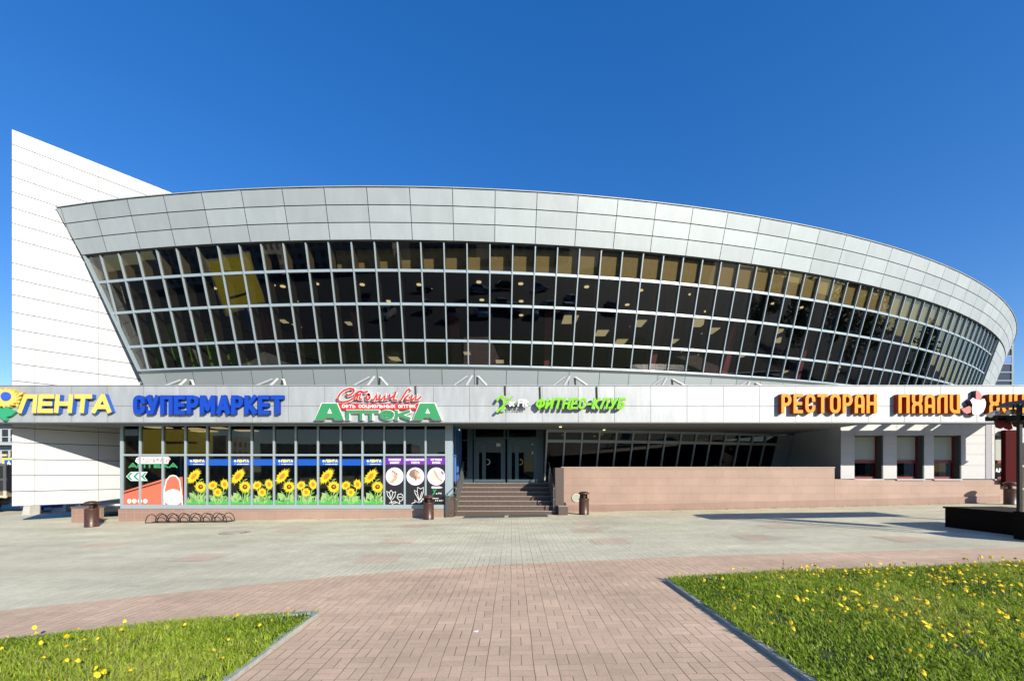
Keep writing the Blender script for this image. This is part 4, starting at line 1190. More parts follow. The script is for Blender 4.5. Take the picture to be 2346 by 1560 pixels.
# beauty salon films
M_PURP = mat('film purple', (.14,.025,.32), .14); M_FBLK = mat('film black', (.012,.012,.013), .4)
M_SK1 = mat('print pink', (.72,.50,.44), .6); M_SK2 = mat('print tan', (.48,.27,.18), .6); M_SK3 = mat('print pale', (.80,.76,.80), .6); M_SK4 = mat('print brown', (.20,.13,.09), .6); M_LINE = mat('print line grey', (.62,.63,.62), .6)
salon = [('purple-headed black film with a pale back and massage stones in its round picture', ['Массажный','кабинет']),
         ('purple-headed black film with brown hair in its round picture', ['Парикмахерские','услуги']),
         ('purple-headed black film with pink hands in its round picture and a small green figure', ['Ногтевой','сервис'])]
for k, (lab, words) in enumerate(salon):
    a, b = mull[12+k], mull[13+k]
    xa, xb = sx_(a)+.04, sx_(b)-.035; W = xb-xa; cx = (xa+xb)/2
    t = thing('window_film', lab, 'window film', (cx, YP, zbot), 'salon films on the shop panes')
    mb = MB(); mb.poly([(xa,YP,zbot+.02),(xb,YP,zbot+.02),(xb,YP,zmid-.05),(xa,YP,zmid-.05)], 0); mb.build('backing', M_FBLK, t)
    mb = MB(); z0, z1 = sz_(1064), sz_(1048); y = YP-.002
    mb.poly([(xa,y,z0),(xb,y,z0),(xb,y,z1),(xa,y,z1)], 0)
    flat_text(mb, words[0], cx-W*.036*len(words[0]), cx+W*.036*len(words[0]), z1-.115, .075, .2, y-.001, 1, .12)
    flat_text(mb, words[1], cx-W*.036*len(words[1]), cx+W*.036*len(words[1]), z0+.035, .075, .2, y-.001, 1, .12)
    mb.build('banner', [M_PURP, M_FW], t)
    mb = MB(); zc = sz_(1091); rr = .325
    def D(pts, m, dy): mb.poly([(cx+u*rr, y-dy, zc+v*rr) for u, v in pts], m)
    D(ellipse(0,0,1.04,1.04,36), 5, 0); D(ellipse(0,0,1,1,36), 2 if k != 1 else 2, .001)
    if k == 0:
        D([(-.85,-.45),(-.9,.2),(-.5,.75),(.2,.72),(.85,.25),(.5,-.1),(.1,-.8),(-.4,-.85)], 0, .002)
        D([(-.1,.25),(.35,.1),(.2,-.35),(-.3,-.8),(-.55,-.7),(-.1,-.2)], 1, .003)
        for u, v in ((-.2,.55),(.0,.42),(.2,.28)): D(ellipse(u,v,.11,.08,10), 4, .004)
        D([(.1,-.5),(.7,.1),(.9,-.1),(.5,-.8),(.15,-.9)], 2, .0045); D([(.35,-.45),(.6,-.3),(.5,-.65)], 1, .005)
    elif k == 1:
        D([(-.75,.2),(-.6,.6),(-.1,.85),(.35,.6),(.5,.2),(.2,-.2),(.1,-.6),(-.1,-.3),(-.5,-.1)], 3, .002)
        D([(.1,.4),(.55,.3),(.95,-.5),(.6,-.6),(.2,-.3)], 0, .003); D([(-.1,.7),(.3,.5),(.2,.0),(-.05,.1)], 1, .0035)
        D([(.1,.1),(.6,-.1),(.5,-.3),(.15,-.25)], 1, .004)
    else:
        D([(-.9,.3),(-.3,.8),(.2,.0),(.6,-.5),(.3,-.8),(-.2,-.5),(-.8,-.3)], 0, .002)
        D([(-.35,.8),(-.15,.75),(.35,-.2),(.75,-.45),(.6,-.65),(.1,-.2),(-.2,.3)], 1, .003)
        D([(.0,.9),(.35,.85),(.4,.4),(.1,.35)], 2, .0035); D([(.6,.7),(.9,.3),(.75,.15),(.5,.45)], 3, .004)
    mb.build('picture', [M_SK1, M_SK2, M_SK3, M_SK4, M_FBLK, M_PURP], t)
    mb = MB()
    def S(pts, w=.022, m=0): mb.stroke([(xa+W*u, zbot+v) for u, v in pts], w, y-.0002*len(mb.f), None, m)
    if k == 0:
        S([(.35,.06),(.30,.2),(.12,.35),(.06,.52),(.2,.46),(.3,.55),(.42,.46),(.56,.5),(.5,.32),(.36,.2)]); S([(.22,.46),(.28,.25)]); S([(.4,.45),(.32,.25)])
        S([(.75,.05),(.78,.15),(.63,.28),(.7,.4),(.85,.42),(.97,.34),(.93,.2),(.8,.14)]); S([(.7,.3),(.9,.3)]); S([(.2,.08),(.5,.14),(.8,.05)]); S([(.35,.04),(.6,.1)])
    elif k == 1:
        S([(.7,.05),(.68,.2),(.48,.45),(.45,.55),(.6,.5),(.62,.66),(.78,.6),(.93,.66),(.92,.48),(.8,.25),(.7,.18)]); S([(.6,.5),(.68,.22)]); S([(.85,.5),(.72,.22)])
        S([(.3,.06),(.5,.12),(.45,.2),(.7,.06),(.9,.25),(.95,.2)]); S([(.78,.08),(.86,.2)])
    else:
        S([(.3,.38),(.4,.45),(.38,.55),(.32,.58)],.045,1); S([(.5,.6),(.42,.5),(.33,.4)],.035,1)
        flat_text(mb, 'x-Fit', xa+W*.48, xa+W*.78, zbot+.40, .07, .2, y-.001, 0, .1)
        mb.poly([(xa+W*.25,y,zbot+.62),(xa+W*.7,y,zbot+.62),(xa+W*.85,y,zbot+.65),(xa+W*.68,y,zbot+.69),(xa+W*.25,y,zbot+.69)], 0)
        S([(.3,.25),(.62,.25)],.025,0)
        for u in (.45,.55,.66,.74,.84): S([(u,.17),(u+.05,.17)],.045,0)
    mb.build('line_drawing', [M_LINE, M_SG], t)

# pharmacy films on the three left panes
t = thing('window_film', 'pharmacy film with small green letters, pale chevrons and a coral slope on the leftmost panes', 'window film', (sx_(350), YP, zbot))
M_CORAL = mat('film coral', (.52,.135,.08), .14)
mb = MB(); y = YP
def q(l): return [(sx_(270+x/6.174), y, sz_(960+z/6.174)) for x, z in l]
mb.poly(q([(60,1060),(615,895),(615,1238),(60,1238)]), 0)
mb.poly(q([(60,1020),(615,850),(700,840),(905,815),(920,1238),(616,1238),(616,880),(60,1042)]), 0)
mb.build('coral_slope', M_CORAL, t)
mb = MB(); y = YP-.003
mb.poly(q([(640,1238),(640,1000),(670,860),(720,800),(770,785),(820,800),(870,860),(890,1000),(912,1238)]), 1)
y = YP-.004; mb.poly(q([(655,1238),(655,1000),(685,868),(730,815),(770,802),(810,815),(855,868),(876,1000),(898,1238)]), 0)
y = YP-.005; mb.poly(q([(770+135*math.cos(a*math.pi/16), 1105+115*math.sin(a*math.pi/16)) for a in range(32)]), 1)
mb.build('arched_panel', [M_CORAL, M_FW], t)
mb = MB(); y = YP-.002
for cx in (150,222,300,378): mb.poly(q([(cx+30*math.cos(a*math.pi/9), 1158+30*math.sin(a*math.pi/9)) for a in range(18)]), 0)
mb.build('round_badge', M_FW, t)
mb = MB(); y = YP-.002
mb.poly(q([(105,810),(170,745),(410,745),(365,810),(410,872),(170,872)]), 0)
y = YP-.004
for cx in (115,205,315): mb.poly(q([(cx,810),(cx+55,755),(cx+90 if cx < 300 else cx+80,755),(cx+38,810),(cx+90 if cx < 300 else cx+80,862),(cx+55,862)]), 1)
mb.build('chevrons', [mat('film pale mint',(.62,.74,.68),.6), mat('film dark green',(.03,.22,.12),.6)], t)
mb = MB()
flat_text(mb, 'АПТЕКА', sx_(270+140/6.174), sx_(270+835/6.174), sz_(960+690/6.174), .19, .30, YP-.003, 0, .05)
y = YP-.004
mb.poly(q([(235,600),(250,550),(300,528),(700,528),(735,560),(700,625),(280,628)]), 1)
flat_text(mb, 'Столички', sx_(270+260/6.174), sx_(270+715/6.174), sz_(960+612/6.174), .15, .16, YP-.006, 2, .08, .2)
mb.build('lettering', [M_SG, M_FW, M_SR], t)

# ------------------------------------------------------------------ entrance: steps, pillars, doors, rails, mats
steps = thing('entrance_steps', 'brown granite steps rising to the dark glass entrance', 'steps', (-.25, 15.9, gz(0)))
SX0, SX1 = -2.13, 1.63
for k in range(7):
    y0 = 15.9+.33*k; ztp = .01+.166*(k+1)
    mb = MB(); y1 = 18.3
    mb.box(SX0, SX1, y0, y1 if k == 6 else y0+.345, ztp-.2 if k else -.1, ztp-.03, 0)
    mb.box(SX0, SX1, y0-.02, y1 if k == 6 else y0+.345, ztp-.03, ztp, 1)
    mb.build('step', [M_GRANITE, M_NOSING], steps)
ZL = .01+.166*7
mb = MB(); mb.box(SX0-.05, SX0-.002, 16.2, 18.3, -.1, ZL+.1, 0); mb.build('side_kerb', M_GRANITE, steps)
pil = thing('stone_pillar', 'short brown granite pillar at the left foot of the steps', 'pillar', (-2.3, 15.75, gz(-2.3)))
mb = MB(); mb.box(-2.47, -2.15, 15.55, 15.95, -.1, pz(1137,15.75)); mb.build('shaft', M_GRANITE, pil)
mb = MB(); mb.box(-2.49, -2.13, 15.53, 15.97, pz(1137,15.75), pz(1137,15.75)+.03); mb.build('cap', M_GRANITE, pil)
for X, lab, m in ((-2.06,'steel handrail with upright bars on the left of the steps',M_STEEL),(1.56,'steel handrail in shade on the right of the steps',M_STEEL)):
    h = thing('handrail', lab, 'handrail', (X, 15.9, gz(X)), 'handrails beside the steps')
    A = Vector((X,15.85,.18)); B = Vector((X,17.95,ZL))
    for dz in (.9,.5):
        mb = MB(); mb.tube([A+Vector((0,-.15,dz-.05)), A+Vector((0,0,dz)), B+Vector((0,0,dz)), B+Vector((0,.3,dz))], .024, 8); mb.build('rail', m, h)
    for i in range(7):
        p = A.lerp(B, i/6); mb = MB(); mb.tube([p, p+Vector((0,0,.9))], .022, 8); mb.build('baluster', m, h)
h = thing('handrail', 'thin dark blue curved rail in front of the shop corner', 'handrail', (XR, 15.3, gz(XR)))
for dz in (0,-.2):
    mb = MB(); mb.tube([(XR-.2,15.35,.80+dz),(XR-.05,15.42,.92+dz),(XR+.12,15.5,1.10+dz)], .018, 6); mb.build('rail', M_FRAMEDK, h)
mb = MB(); mb.tube([(XR-.14,15.4,-.0),(XR-.14,15.4,.84)], .016, 6); mb.build('post', M_FRAMEDK, h)

YD = 18.3
ent = thing('entrance_doors', 'pair of petrol blue glazed entrance doors with transom lights at the top of the steps', 'door', (px(1157,YD), YD, ZL))
def dx_(x): return px(1020+x/6.78, YD)
def dz_(y): return pz(960+y/6.78, YD)
M_DGL = glass('entrance glass', (.22,.23,.23), 1.33, .001, .5)
fr = MB()
zt, zd = dz_(105), dz_(290)
for a, b in ((400,425),(445,470),(908,932),(965,985),(1415,1440)): fr.box(dx_(a), dx_(b), YD-.02, YD+.1, ZL, zt)
fr.box(dx_(400), dx_(1440), YD-.015, YD+.08, zd-.03, zd+.03)
fr.box(dx_(400), dx_(1440), YD-.015, YD+.08, zt-.06, zt+.05)
fr.build('door_frame', M_FRAMEDK, ent)
for a, b, n0, n1, w0, w1, ring in ((470,908,525,575,632,865,False),(985,1415,1032,1085,1140,1375,True)):
    mb = MB(); y = YD-.03
    X = [dx_(v) for v in (a+2, n0, n1, w0, w1, b-2)]
    zb, z0, z1, ztp = ZL+.02, dz_(935), dz_(372), zd-.035
    for i in (0,2,4): mb.box(X[i], X[i+1], y, y+.06, zb, ztp)
    for i in (1,3): mb.box(X[i], X[i+1], y+.002, y+.058, zb, z0); mb.box(X[i], X[i+1], y+.002, y+.058, z1, ztp)
    leafo = mb.build('door', M_FRAMEDK, ent)
    mb = MB()
    for i in (1,3): mb.poly([(X[i],y+.03,z0),(X[i+1],y+.03,z0),(X[i+1],y+.03,z1),(X[i],y+.03,z1)])
    mb.build('pane', M_DGL, leafo)
    mb = MB(); c = (X[3]+.06, dz_(665))
    pts = [(c[0]+.115*math.cos(R(v)), y-.06, c[1]+.115*math.sin(R(v))) for v in range(-100,101,20)]
    mb.tube(pts, .016, 8); mb.build('handle', mat('yellow handle',(.60,.55,.10),.4) if ring else M_STEEL, leafo)
    mb = MB()
    if ring:
        mb.poly([(X[4]-.09,y+.024,dz_(545)),(X[4]-.03,y+.024,dz_(545)),(X[4]-.03,y+.024,dz_(500)),(X[4]-.09,y+.024,dz_(500))]); mb.poly([(X[4]-.1,y+.024,dz_(402)),(X[4]-.02,y+.024,dz_(402)),(X[4]-.02,y+.024,dz_(378)),(X[4]-.1,y+.024,dz_(378))])
    else:
        mb.poly([(X[4]-.2,y+.024,dz_(425)),(X[4]-.02,y+.024,dz_(425)),(X[4]-.02,y+.024,dz_(375)),(X[4]-.2,y+.024,dz_(375))])
    mb.build('notice', mat('paper notice',(.55,.55,.52),.8), leafo)
    mb = MB(); mb.poly([(dx_(a),YD+.03,zd+.03),(dx_(b),YD+.03,zd+.03),(dx_(b),YD+.03,zt-.06),(dx_(a),YD+.03,zt-.06)]); mb.build('transom', M_DGL, ent)
mb = MB()
mb.box(dx_(230), dx_(258), YD-.02, YD+.06, ZL, zt+.05); mb.box(dx_(345), dx_(398), YD-.03, YD+.1, ZL, zt+.05)
mb.box(dx_(258), dx_(345), YD-.015, YD+.05, ZL, ZL+.22); mb.box(dx_(258), dx_(345), YD-.015, YD+.05, dz_(335), dz_(318))
mb.box(dx_(1442), dx_(1600), YD+.02, YD+.1, ZL, zt+.05)
mb.build('side_panel', M_FRAMEDK, ent)
mb = MB(); mb.poly([(dx_(258),YD+.03,ZL+.22),(dx_(345),YD+.03,ZL+.22),(dx_(345),YD+.03,zt),(dx_(258),YD+.03,zt)]); mb.build('side_pane', M_DGL, ent)
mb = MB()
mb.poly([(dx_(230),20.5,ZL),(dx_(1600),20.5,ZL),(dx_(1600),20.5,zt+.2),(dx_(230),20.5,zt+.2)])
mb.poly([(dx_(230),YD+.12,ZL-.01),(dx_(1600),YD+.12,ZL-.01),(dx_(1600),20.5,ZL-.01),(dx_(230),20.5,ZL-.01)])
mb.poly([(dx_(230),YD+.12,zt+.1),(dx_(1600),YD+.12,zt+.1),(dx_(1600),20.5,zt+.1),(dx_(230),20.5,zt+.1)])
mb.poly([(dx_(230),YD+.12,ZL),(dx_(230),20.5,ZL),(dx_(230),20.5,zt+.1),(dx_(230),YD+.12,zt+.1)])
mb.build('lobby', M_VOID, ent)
mb = MB()
for a, b in ((470,905),(985,1125)): mb.box(dx_(a), dx_(b), YD-.3, YD-.22, zt+.02, zt+.055)
mb.build('tube_lamp', emit('entrance tube', (.9,.95,1), .22), ent)
for i, (a, b, lab) in enumerate(((-1.75,-.27,'dark rubber mat before the steps, left of the pair'),(-.10,1.30,'dark rubber mat before the steps, right of the pair'))):
    mb = MB()
    n = 6
    for j in range(n):
        u = a+(b-a)*j/n; v = a+(b-a)*(j+1)/n
        mb.poly([(u,15.12,gz(u)+.018),(v,15.12,gz(v)+.018),(v,15.82,gz(v)+.018),(u,15.82,gz(u)+.018)]); mb.poly([(u,15.12,gz(u)+.002),(v,15.12,gz(v)+.002),(v,15.12,gz(v)+.018),(u,15.12,gz(u)+.018)])
    tag(mb.build('door_mat', M_MAT, None, ((a+b)/2,15.5,gz(0))), lab, 'mat', 'door mats')

# ------------------------------------------------------------------ ramp wall right of the steps
ZP = 16.7
ramp = thing('ramp_wall', 'long pink stone-tiled ramp wall stepping down to the right of the entrance', 'wall', (8, ZP, gz(8)))
mb = MB(); zt1 = pz(1071, ZP)
mb.box(1.96, px(1912,ZP), ZP, ZP+.25, .27, zt1)
xA, xB = px(1912,ZP)+.002, px(2291,ZP)
zA, zB = pz(1097,ZP), pz(1110,ZP)
p = [(xA,.27),(xB,.27),(xB,zB),(xA,zA)]
mb.prism(p, ZP-.003, ZP+.25)
mb.build('tiled_face', M_PTILE, ramp)
mb = MB()
xs_ = [1.96+ (xB-1.96)*i/20 for i in range(21)]
for a, b in zip(xs_, xs_[1:]):
    mb.poly([(a,ZP-.012,gz(a)-.1),(b,ZP-.012,gz(b)-.1),(b,ZP-.012,gz(b)+.27),(a,ZP-.012,gz(a)+.27)])
    mb.poly([(a,ZP-.012,gz(a)+.27),(b,ZP-.012,gz(b)+.27),(b,ZP,gz(b)+.27),(a,ZP,gz(a)+.27)])
mb.build('base_course', M_PBASE, ramp)
mb = MB(); mb.box(1.94, px(1913,ZP), ZP-.02, ZP+.27, zt1, zt1+.03); mb.build('coping', mat('pale pink coping',(.40,.29,.235),.6), ramp)
mb = MB(); mb.box(1.63, 1.955, 15.95, ZP+.25, -.1, zt1-.01); mb.build('end_pillar', M_GRANITE, ramp)
mb = MB(); mb.box(1.63, 12.9, ZP+.26, 20.4, ZL-.1, ZL-.01); mb.build('landing', M_GRANITE, ramp)
blk = thing('stone_block', 'small brown granite block at the foot of the ramp wall pillar', 'block', (1.88, 15.75, gz(1.9)))
mb = MB(); mb.box(1.72, 2.06, 15.6, 15.93, 0, .36); mb.build('body', M_GRANITE, blk)
mb = MB(); mb.box(1.705, 2.075, 15.585, 15.94, .36, .39); mb.build('cap', M_NOSING, blk)
mb = MB(); X = px(1320,ZP); Zc = pz(1140,ZP)
mb.poly([(x,ZP-.03,z) for x,z in ellipse(X,Zc,.15,.15,24)], 0)
for i in range(24):
    e = ellipse(X,Zc,.165,.165,24); a, b = e[i], e[(i+1)%24]
    mb.poly([(a[0],ZP-.034,a[1]),(b[0],ZP-.034,b[1]),(b[0],ZP-.002,b[1]),(a[0],ZP-.002,a[1])], 1)
    e2 = ellipse(X,Zc,.14,.14,24); c, d = e2[(i+1)%24], e2[i]
    mb.poly([(a[0],ZP-.034,a[1]),(b[0],ZP-.034,b[1]),(c[0],ZP-.036,c[1]),(d[0],ZP-.036,d[1])], 1)
tag(mb.build('round_cover', [mat('cover grey',(.33,.34,.28),.7), mat('cover rim',(.55,.50,.44),.6)], None, (X,ZP,Zc)), 'round grey cover plate on the pink wall behind the bin', 'cover plate')
rl = thing('ramp_railing', 'row of slanted thin rails in the dark recess beside the restaurant wall', 'railing', (12.2, 18.6, ZL))
for i in range(9):
    x = 11.35+.2*i; mb = MB(); mb.tube([(x-.1,18.6,ZL),(x+.1,18.6,ZL+.6),(x+.16,18.6,ZL+.58),(x+.28,18.6,ZL)], .012, 5); mb.build('rail', M_FRAMEDK, rl)

# ------------------------------------------------------------------ restaurant pavilion
ZV = 17.2
pav = thing('restaurant_pavilion', 'white panelled pavilion with recessed red-framed windows under the right end of the canopy', 'building', (18, ZV, gz(18)))
def vx(x): return px(x, ZV)
def vz(y): return pz(y, ZV)
wins = [(1958,2023),(2055,2117),(2140,2202),(2279,2340)]
ys = [1097,1066,1041,1016,997]
zz = [vz(y) for y in ys]+[1.99+EYE, 2.45+EYE]
xs_ = [vx(1926)]
for a, b in wins: xs_ += [vx(a), vx(b)]
xs_ += [24.5]
mb = MB()
def pan(x0, x1, z0, z1, y=ZV): mb.poly([(x0+.006,y,z0+.006),(x1-.006,y,z0+.006),(x1-.006,y,z1-.006),(x0+.006,y,z1-.006)], 0, rt.random())
piers = [(xs_[0],xs_[1]),(xs_[2],xs_[3]),(xs_[4],xs_[5]),(xs_[6],vx(2257)),(vx(2257),vx(2272)),(vx(2272),xs_[7]),(xs_[8],24.5)]
for a, b in piers:
    for z0, z1 in zip(zz, zz[1:5]): pan(a, b, z0, z1)
allx = sorted(set([p for ab in piers for p in ab]))
for a, b in zip(allx, allx[1:]):
    pan(a, b, zz[4], zz[5]); pan(a, b, zz[5], zz[6])
mb.box(xs_[0]-.0, xs_[0]+.02, ZV+.002, 20.6, .8, zz[6]-.01, 1)
for a, b in piers: mb.box(a, b, ZV+.012, ZV+.3, zz[0], zz[4]-.003, 1)
mb.box(xs_[0], 24.5, ZV+.012, ZV+.3, zz[4]-.003, zz[6], 1)
mb.build('cladding', [M_WHITE, mat('pavilion core', (.36,.37,.38), .6)], pav)
# side wall seen in the recess
mb = MB()
yy = [ZV+.02,18.1,19.2,20.6]
for a, b in zip(yy, yy[1:]):
    for z0, z1 in zip([.8,1.4,1.9,2.4,2.9,3.4],[1.4,1.9,2.4,2.9,3.4,4.1]):
        mb.poly([(xs_[0]-.008,a+.006,z0+.006),(xs_[0]-.008,b-.006,z0+.006),(xs_[0]-.008,b-.006,z1-.006),(xs_[0]-.008,a+.006,z1-.006)], 0, rt.random())
mb.build('side_cladding', mat('side cladding grey',(.40,.43,.45),.5), pav)
mb = MB(); mb.box(xs_[0], 24.5, ZV+.08, 20, zz[6], zz[6]+.12); mb.build('roof', M_ROOF, pav)
mb = MB(); mb.box(xs_[0]-.2, 24.5, ZV+.02, ZV+.35, gz(14)-.1, zz[0]-.03); mb.build('plinth', M_PTILE, pav)
mb = MB(); mb.box(vx(2257)+.02, vx(2272)-.02, ZV-.01, ZV+.004, zz[0], 1.99+EYE); mb.build('post_shadow_strip', mat('painted post shadow',(.26,.25,.29),.6), pav)  # darker grey painted on the wall in place of a post's shadow
for k, (a, b) in enumerate(wins):
    x0, x1 = vx(a), vx(b); z0, z1 = zz[0], zz[4]; yb = ZV+.28
    w = MB()
    w.box(x0-.02, x1+.02, ZV-.03, yb, z0-.05, z0, 1)                                  # sill
    w.box(x0, x0+.05, yb-.03, yb+.05, z0, z1, 0); w.box(x1-.09, x1-.04, yb-.03, yb+.05, z0, z1, 0)
    zm = vz(1057)
    w.box(x0+.05, x1-.09, yb-.04, yb+.05, zm-.06, zm+.06, 0); w.box(x0+.05, x1-.09, yb-.04, yb+.05, z0, z0+.09, 0); w.box(x0+.05, x1-.09, yb-.03, yb+.05, z1-.05, z1, 2)
    w.box(x1-.04, x1+.01, ZV+.01, yb+.05, z0, z1, 2)
    win = w.build('window', [M_RED, M_WHITE, M_DARK], pav)
    m = MB(); m.poly([(x0+.05,yb+.01,z0+.09),(x1-.09,yb+.01,z0+.09),(x1-.09,yb+.01,zm-.06),(x0+.05,yb+.01,zm-.06)]); m.build('pane', M_DGL, win)
    m = MB(); m.poly([(x0+.05,yb+.012,zm+.06),(x1-.09,yb+.012,zm+.06),(x1-.09,yb+.012,z1-.05),(x0+.05,yb+.012,z1-.05)]); m.build('blind', M_BLIND, win)
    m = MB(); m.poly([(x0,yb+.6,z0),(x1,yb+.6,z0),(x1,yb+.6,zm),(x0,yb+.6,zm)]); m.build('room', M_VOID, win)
    if k == 3:
        m = MB(); flat_text(m, 'ПХАРИ', x0+.06, x0+.75, vz(1082), .17, .2, yb-.0, 0, .06); m.build('lettering', M_FW, win)
mb = MB(); X = px(2303,17.0); mb.box(X, X+.44, 16.98, 17.15, pz(1108,17)-.1, pz(985,17)); mb.build('red_panel', mat('painted shade red', (.05,.003,.004), .7, spec=.08), pav)  # red darkened in its colour to stand for the kiosk's shade

# ------------------------------------------------------------------ litter bins
def make_bin(name, label, loc):
    t = thing(name, label, 'litter bin', loc, 'brown litter bins along the front')
    x, y, z = loc
    mb = MB()
    mb.lathe([(.001,0),(.185,0),(.19,.03),(.182,.04),(.182,.56),(.19,.575),(.19,.60),(.17,.60),(.165,.30)], loc, 28)
    for zz in (.20,.40): mb.lathe([(.183,zz-.006),(.187,zz),(.183,zz+.006)], loc, 28)
    mb.build('body', M_BROWN, t)
    mb = MB()
    for a in (200,250,300,350):
        for zz in (.10,.30,.50): mb.lathe([(.008,0),(.007,.004),(.0005,.006)], (x+.186*math.cos(R(a)), y+.186*math.sin(R(a)), z+zz), 6)
    mb.build('rivet', M_STEEL, t)
    mb = MB()
    mb.lathe([(.165,.58),(.165,.78)], loc, 14, 0, 30, 150); mb.lathe([(.155,.78),(.155,.58)], loc, 14, 0, 30, 150)
    mb.build('back_shield', M_BROWN, t)
    mb = MB(); mb.lathe([(.001,.05),(.06,.05),(.06,.78)], loc, 10); mb.build('post', M_BROWN, t)
    mb = MB(); mb.lathe([(.165,.76),(.20,.765),(.205,.79),(.16,.83),(.08,.855),(.001,.86)], loc, 28); mb.build('lid', M_BROWN, t)
    return t
bx, by = 2.67, 15.72
b0 = make_bin('litter_bin', 'brown litter bin right of the steps, before the ramp wall and round plate', (bx, by, gz(bx)))
dup(b0, (-2.95, 14.98, gz(-2.95)), R(35), 'brown litter bin left of the steps, before the salon window films')
dup(b0, (-13.95, 14.05, gz(-13.95)), R(-15), 'brown litter bin beside the white wing wall and tiled pier')
dup(b0, (18.72, 15.9, gz(18.72)), R(10), 'shaded litter bin by the right end of the ramp wall')

mb = MB(); X = px(1089,4.33)
mb.poly([(X-.03,4.33,gz(X)+.012),(X+.02,4.32,gz(X)+.010),(X+.035,4.35,gz(X)+.02),(X-.01,4.36,gz(X)+.012)])
tag(mb.build('paper_scrap', M_FW, None, (X,4.33,gz(X))), 'small white scrap of paper lying on the brick path', 'litter')
# ------------------------------------------------------------------ bicycle rack, manhole, tiled pier
rk = thing('bicycle_rack', 'low black bicycle rack of seven hoops in front of the tiled plinth', 'bicycle rack', (-11.2, 15.05, gz(-11.2)))
xa, xb = px(338,14.95), px(533,15.2)
for y in (14.9, 15.25):
    mb = MB(); mb.tube([(xa,y,gz(xa)+.02),(xb,y,gz(xb)+.02)], .016, 6); mb.build('rail', M_BLACK, rk)
for x in (xa, (xa+xb)/2, xb):
    mb = MB(); mb.bar((x,14.86,gz(x)+.012),(x,15.29,gz(x)+.012),.04,.012); mb.build('foot', M_BLACK, rk)
n = 7; w = (xb-xa)/n
for i in range(n):
    for y, dx in ((14.9,0),(15.25,.05)):
        c = xa+w*(i+.5)+dx-.02
        mb = MB(); mb.tube([(c+w*.52*math.cos(R(a)), y, gz(c)+.02+.29*math.sin(R(a))) for a in range(180,-1,-15)], .013, 6); mb.build('hoop', M_BLACK, rk)
mh = MB(); c = (-7.95, 12.15); zc = gz(c[0])
mh.lathe([(.001,.008),(.30,.008),(.305,.004)], (c[0],c[1],zc+.004), 28, 0, smooth=False)
mh.lathe([(.315,.006),(.39,.010),(.40,.0)], (c[0],c[1],zc+.004), 28, 1, smooth=False)
for i in range(-3,4): mh.box(c[0]-.24, c[0]+.24, c[1]+i*.075-.018, c[1]+i*.075+.018, zc+.010, zc+.02, 1)
tag(mh.build('manhole_cover', [M_IRON, mat('rim concrete',(.33,.30,.25),.9)], None, (c[0],c[1],zc)), 'round rusty manhole cover in the grey paving', 'manhole cover')
pr = thing('tiled_pier', 'low pink tiled pier standing beneath the white wing wall', 'pier', (-15.6, 15.45, gz(-15.6)))
mb = MB(); mb.box(px(170,15.4), px(226,15.4), 15.3, 15.6, -.4, pz(1163,15.4)); mb.build('tiled_face', M_PTILE_S, pr)
mb = MB(); mb.box(px(169,15.4)-.01, px(226,15.4)+.01, 15.28, 15.62, pz(1163,15.4), pz(1163,15.4)+.05); mb.build('coping', mat('dark coping',(.10,.08,.075),.7), pr)

# ------------------------------------------------------------------ terrace furniture at the right edge
bn = thing('stone_planter', 'long low black granite planter box on the right of the plaza', 'planter', (11.8, 10.1, gz(11.8)))
zt = pz(1160, 10.9)
mb = MB(); mb.box(11.15, 12.6, 9.32, 10.9, gz(11)-.05, zt-.04); mb.build('box', M_BLKSTONE, bn)
mb = MB(); mb.box(11.12, 12.63, 9.29, 10.93, zt-.04, zt); mb.build('rim', M_BLKSTONE, bn)
mb = MB()
for y in (9.05, 9.17): mb.box(11.18, 11.26, y, y+.06, gz(11), zt-.02)
mb.build('end_slat', M_BLACK, bn)
kz = thing('terrace_kiosk', 'dark terrace kiosk with a thin black roof and red panels at the right edge', 'kiosk', (12.5, 8.6, gz(12.5)))
mb = MB(); zr = pz(934,9.4); mb.box(10.66, 12.4, 8.3, 9.0, gz(10.3)-.02, gz(10.3)+.60); mb.build('base', M_BLKSTONE, kz)
mb = MB(); mb.box(10.60, 10.66, 8.84, 8.90, gz(10.5)+.6, zr); mb.build('post', M_BLACK, kz)
mb = MB(); mb.box(15.6, 15.72, 8.4, 8.52, gz(15.6), zr); mb.build('post', M_BLACK, kz)
mb = MB()
pr_ = [(10.66,zr),(16.6,zr),(16.6,zr+.05),(13.6,zr+.19),(11.5,zr+.18),(10.95,zr+.12)]
mb.prism(pr_, 8.05, 9.4); mb.build('roof', M_BLACK, kz)
mb = MB(); mb.box(10.7, 12.4, 8.7, 9.2, pz(962,8.8), pz(950,8.8)); mb.build('beam', M_BLACK, kz)
mb = MB()
zv = pz(962,9.3); x0 = px(2276,9.3); n = 14
for i in range(n):
    a = x0+.19*i; b = a+.19
    d = .17+.03*math.sin(i*2.1)
    mb.poly([(a,9.3,zv),(b,9.3,zv),(b,9.26,zv-d),((a+b)/2,9.25,zv-d-.03),(a,9.26,zv-d)])
mb.build('valance', M_REDFAB, kz)
mb = MB(); mb.box(x0-.02, x0+2.6, 9.2, 9.45, zv-.01, zv+.09); mb.build('awning_cassette', M_BLACK, kz)
for x, z0, z1 in ((10.78,1.10,2.35),(10.95,1.1,2.3)):
    mb = MB(); mb.box(x, x+.06, 9.02, 9.05, z0-.2, z1+.3); mb.build('red_upright', M_REDFAB, kz)
mb = MB()
for x in (11.14, 11.23, 11.5): mb.box(x, x+.04, 9.28, 9.32, gz(10.7)+.02, 2.30)
for z in (.75, 1.25, 1.75, 2.28): mb.box(11.14, 11.6, 9.26, 9.34, z, z+.04)
mb.build('rack', M_STEEL, kz)
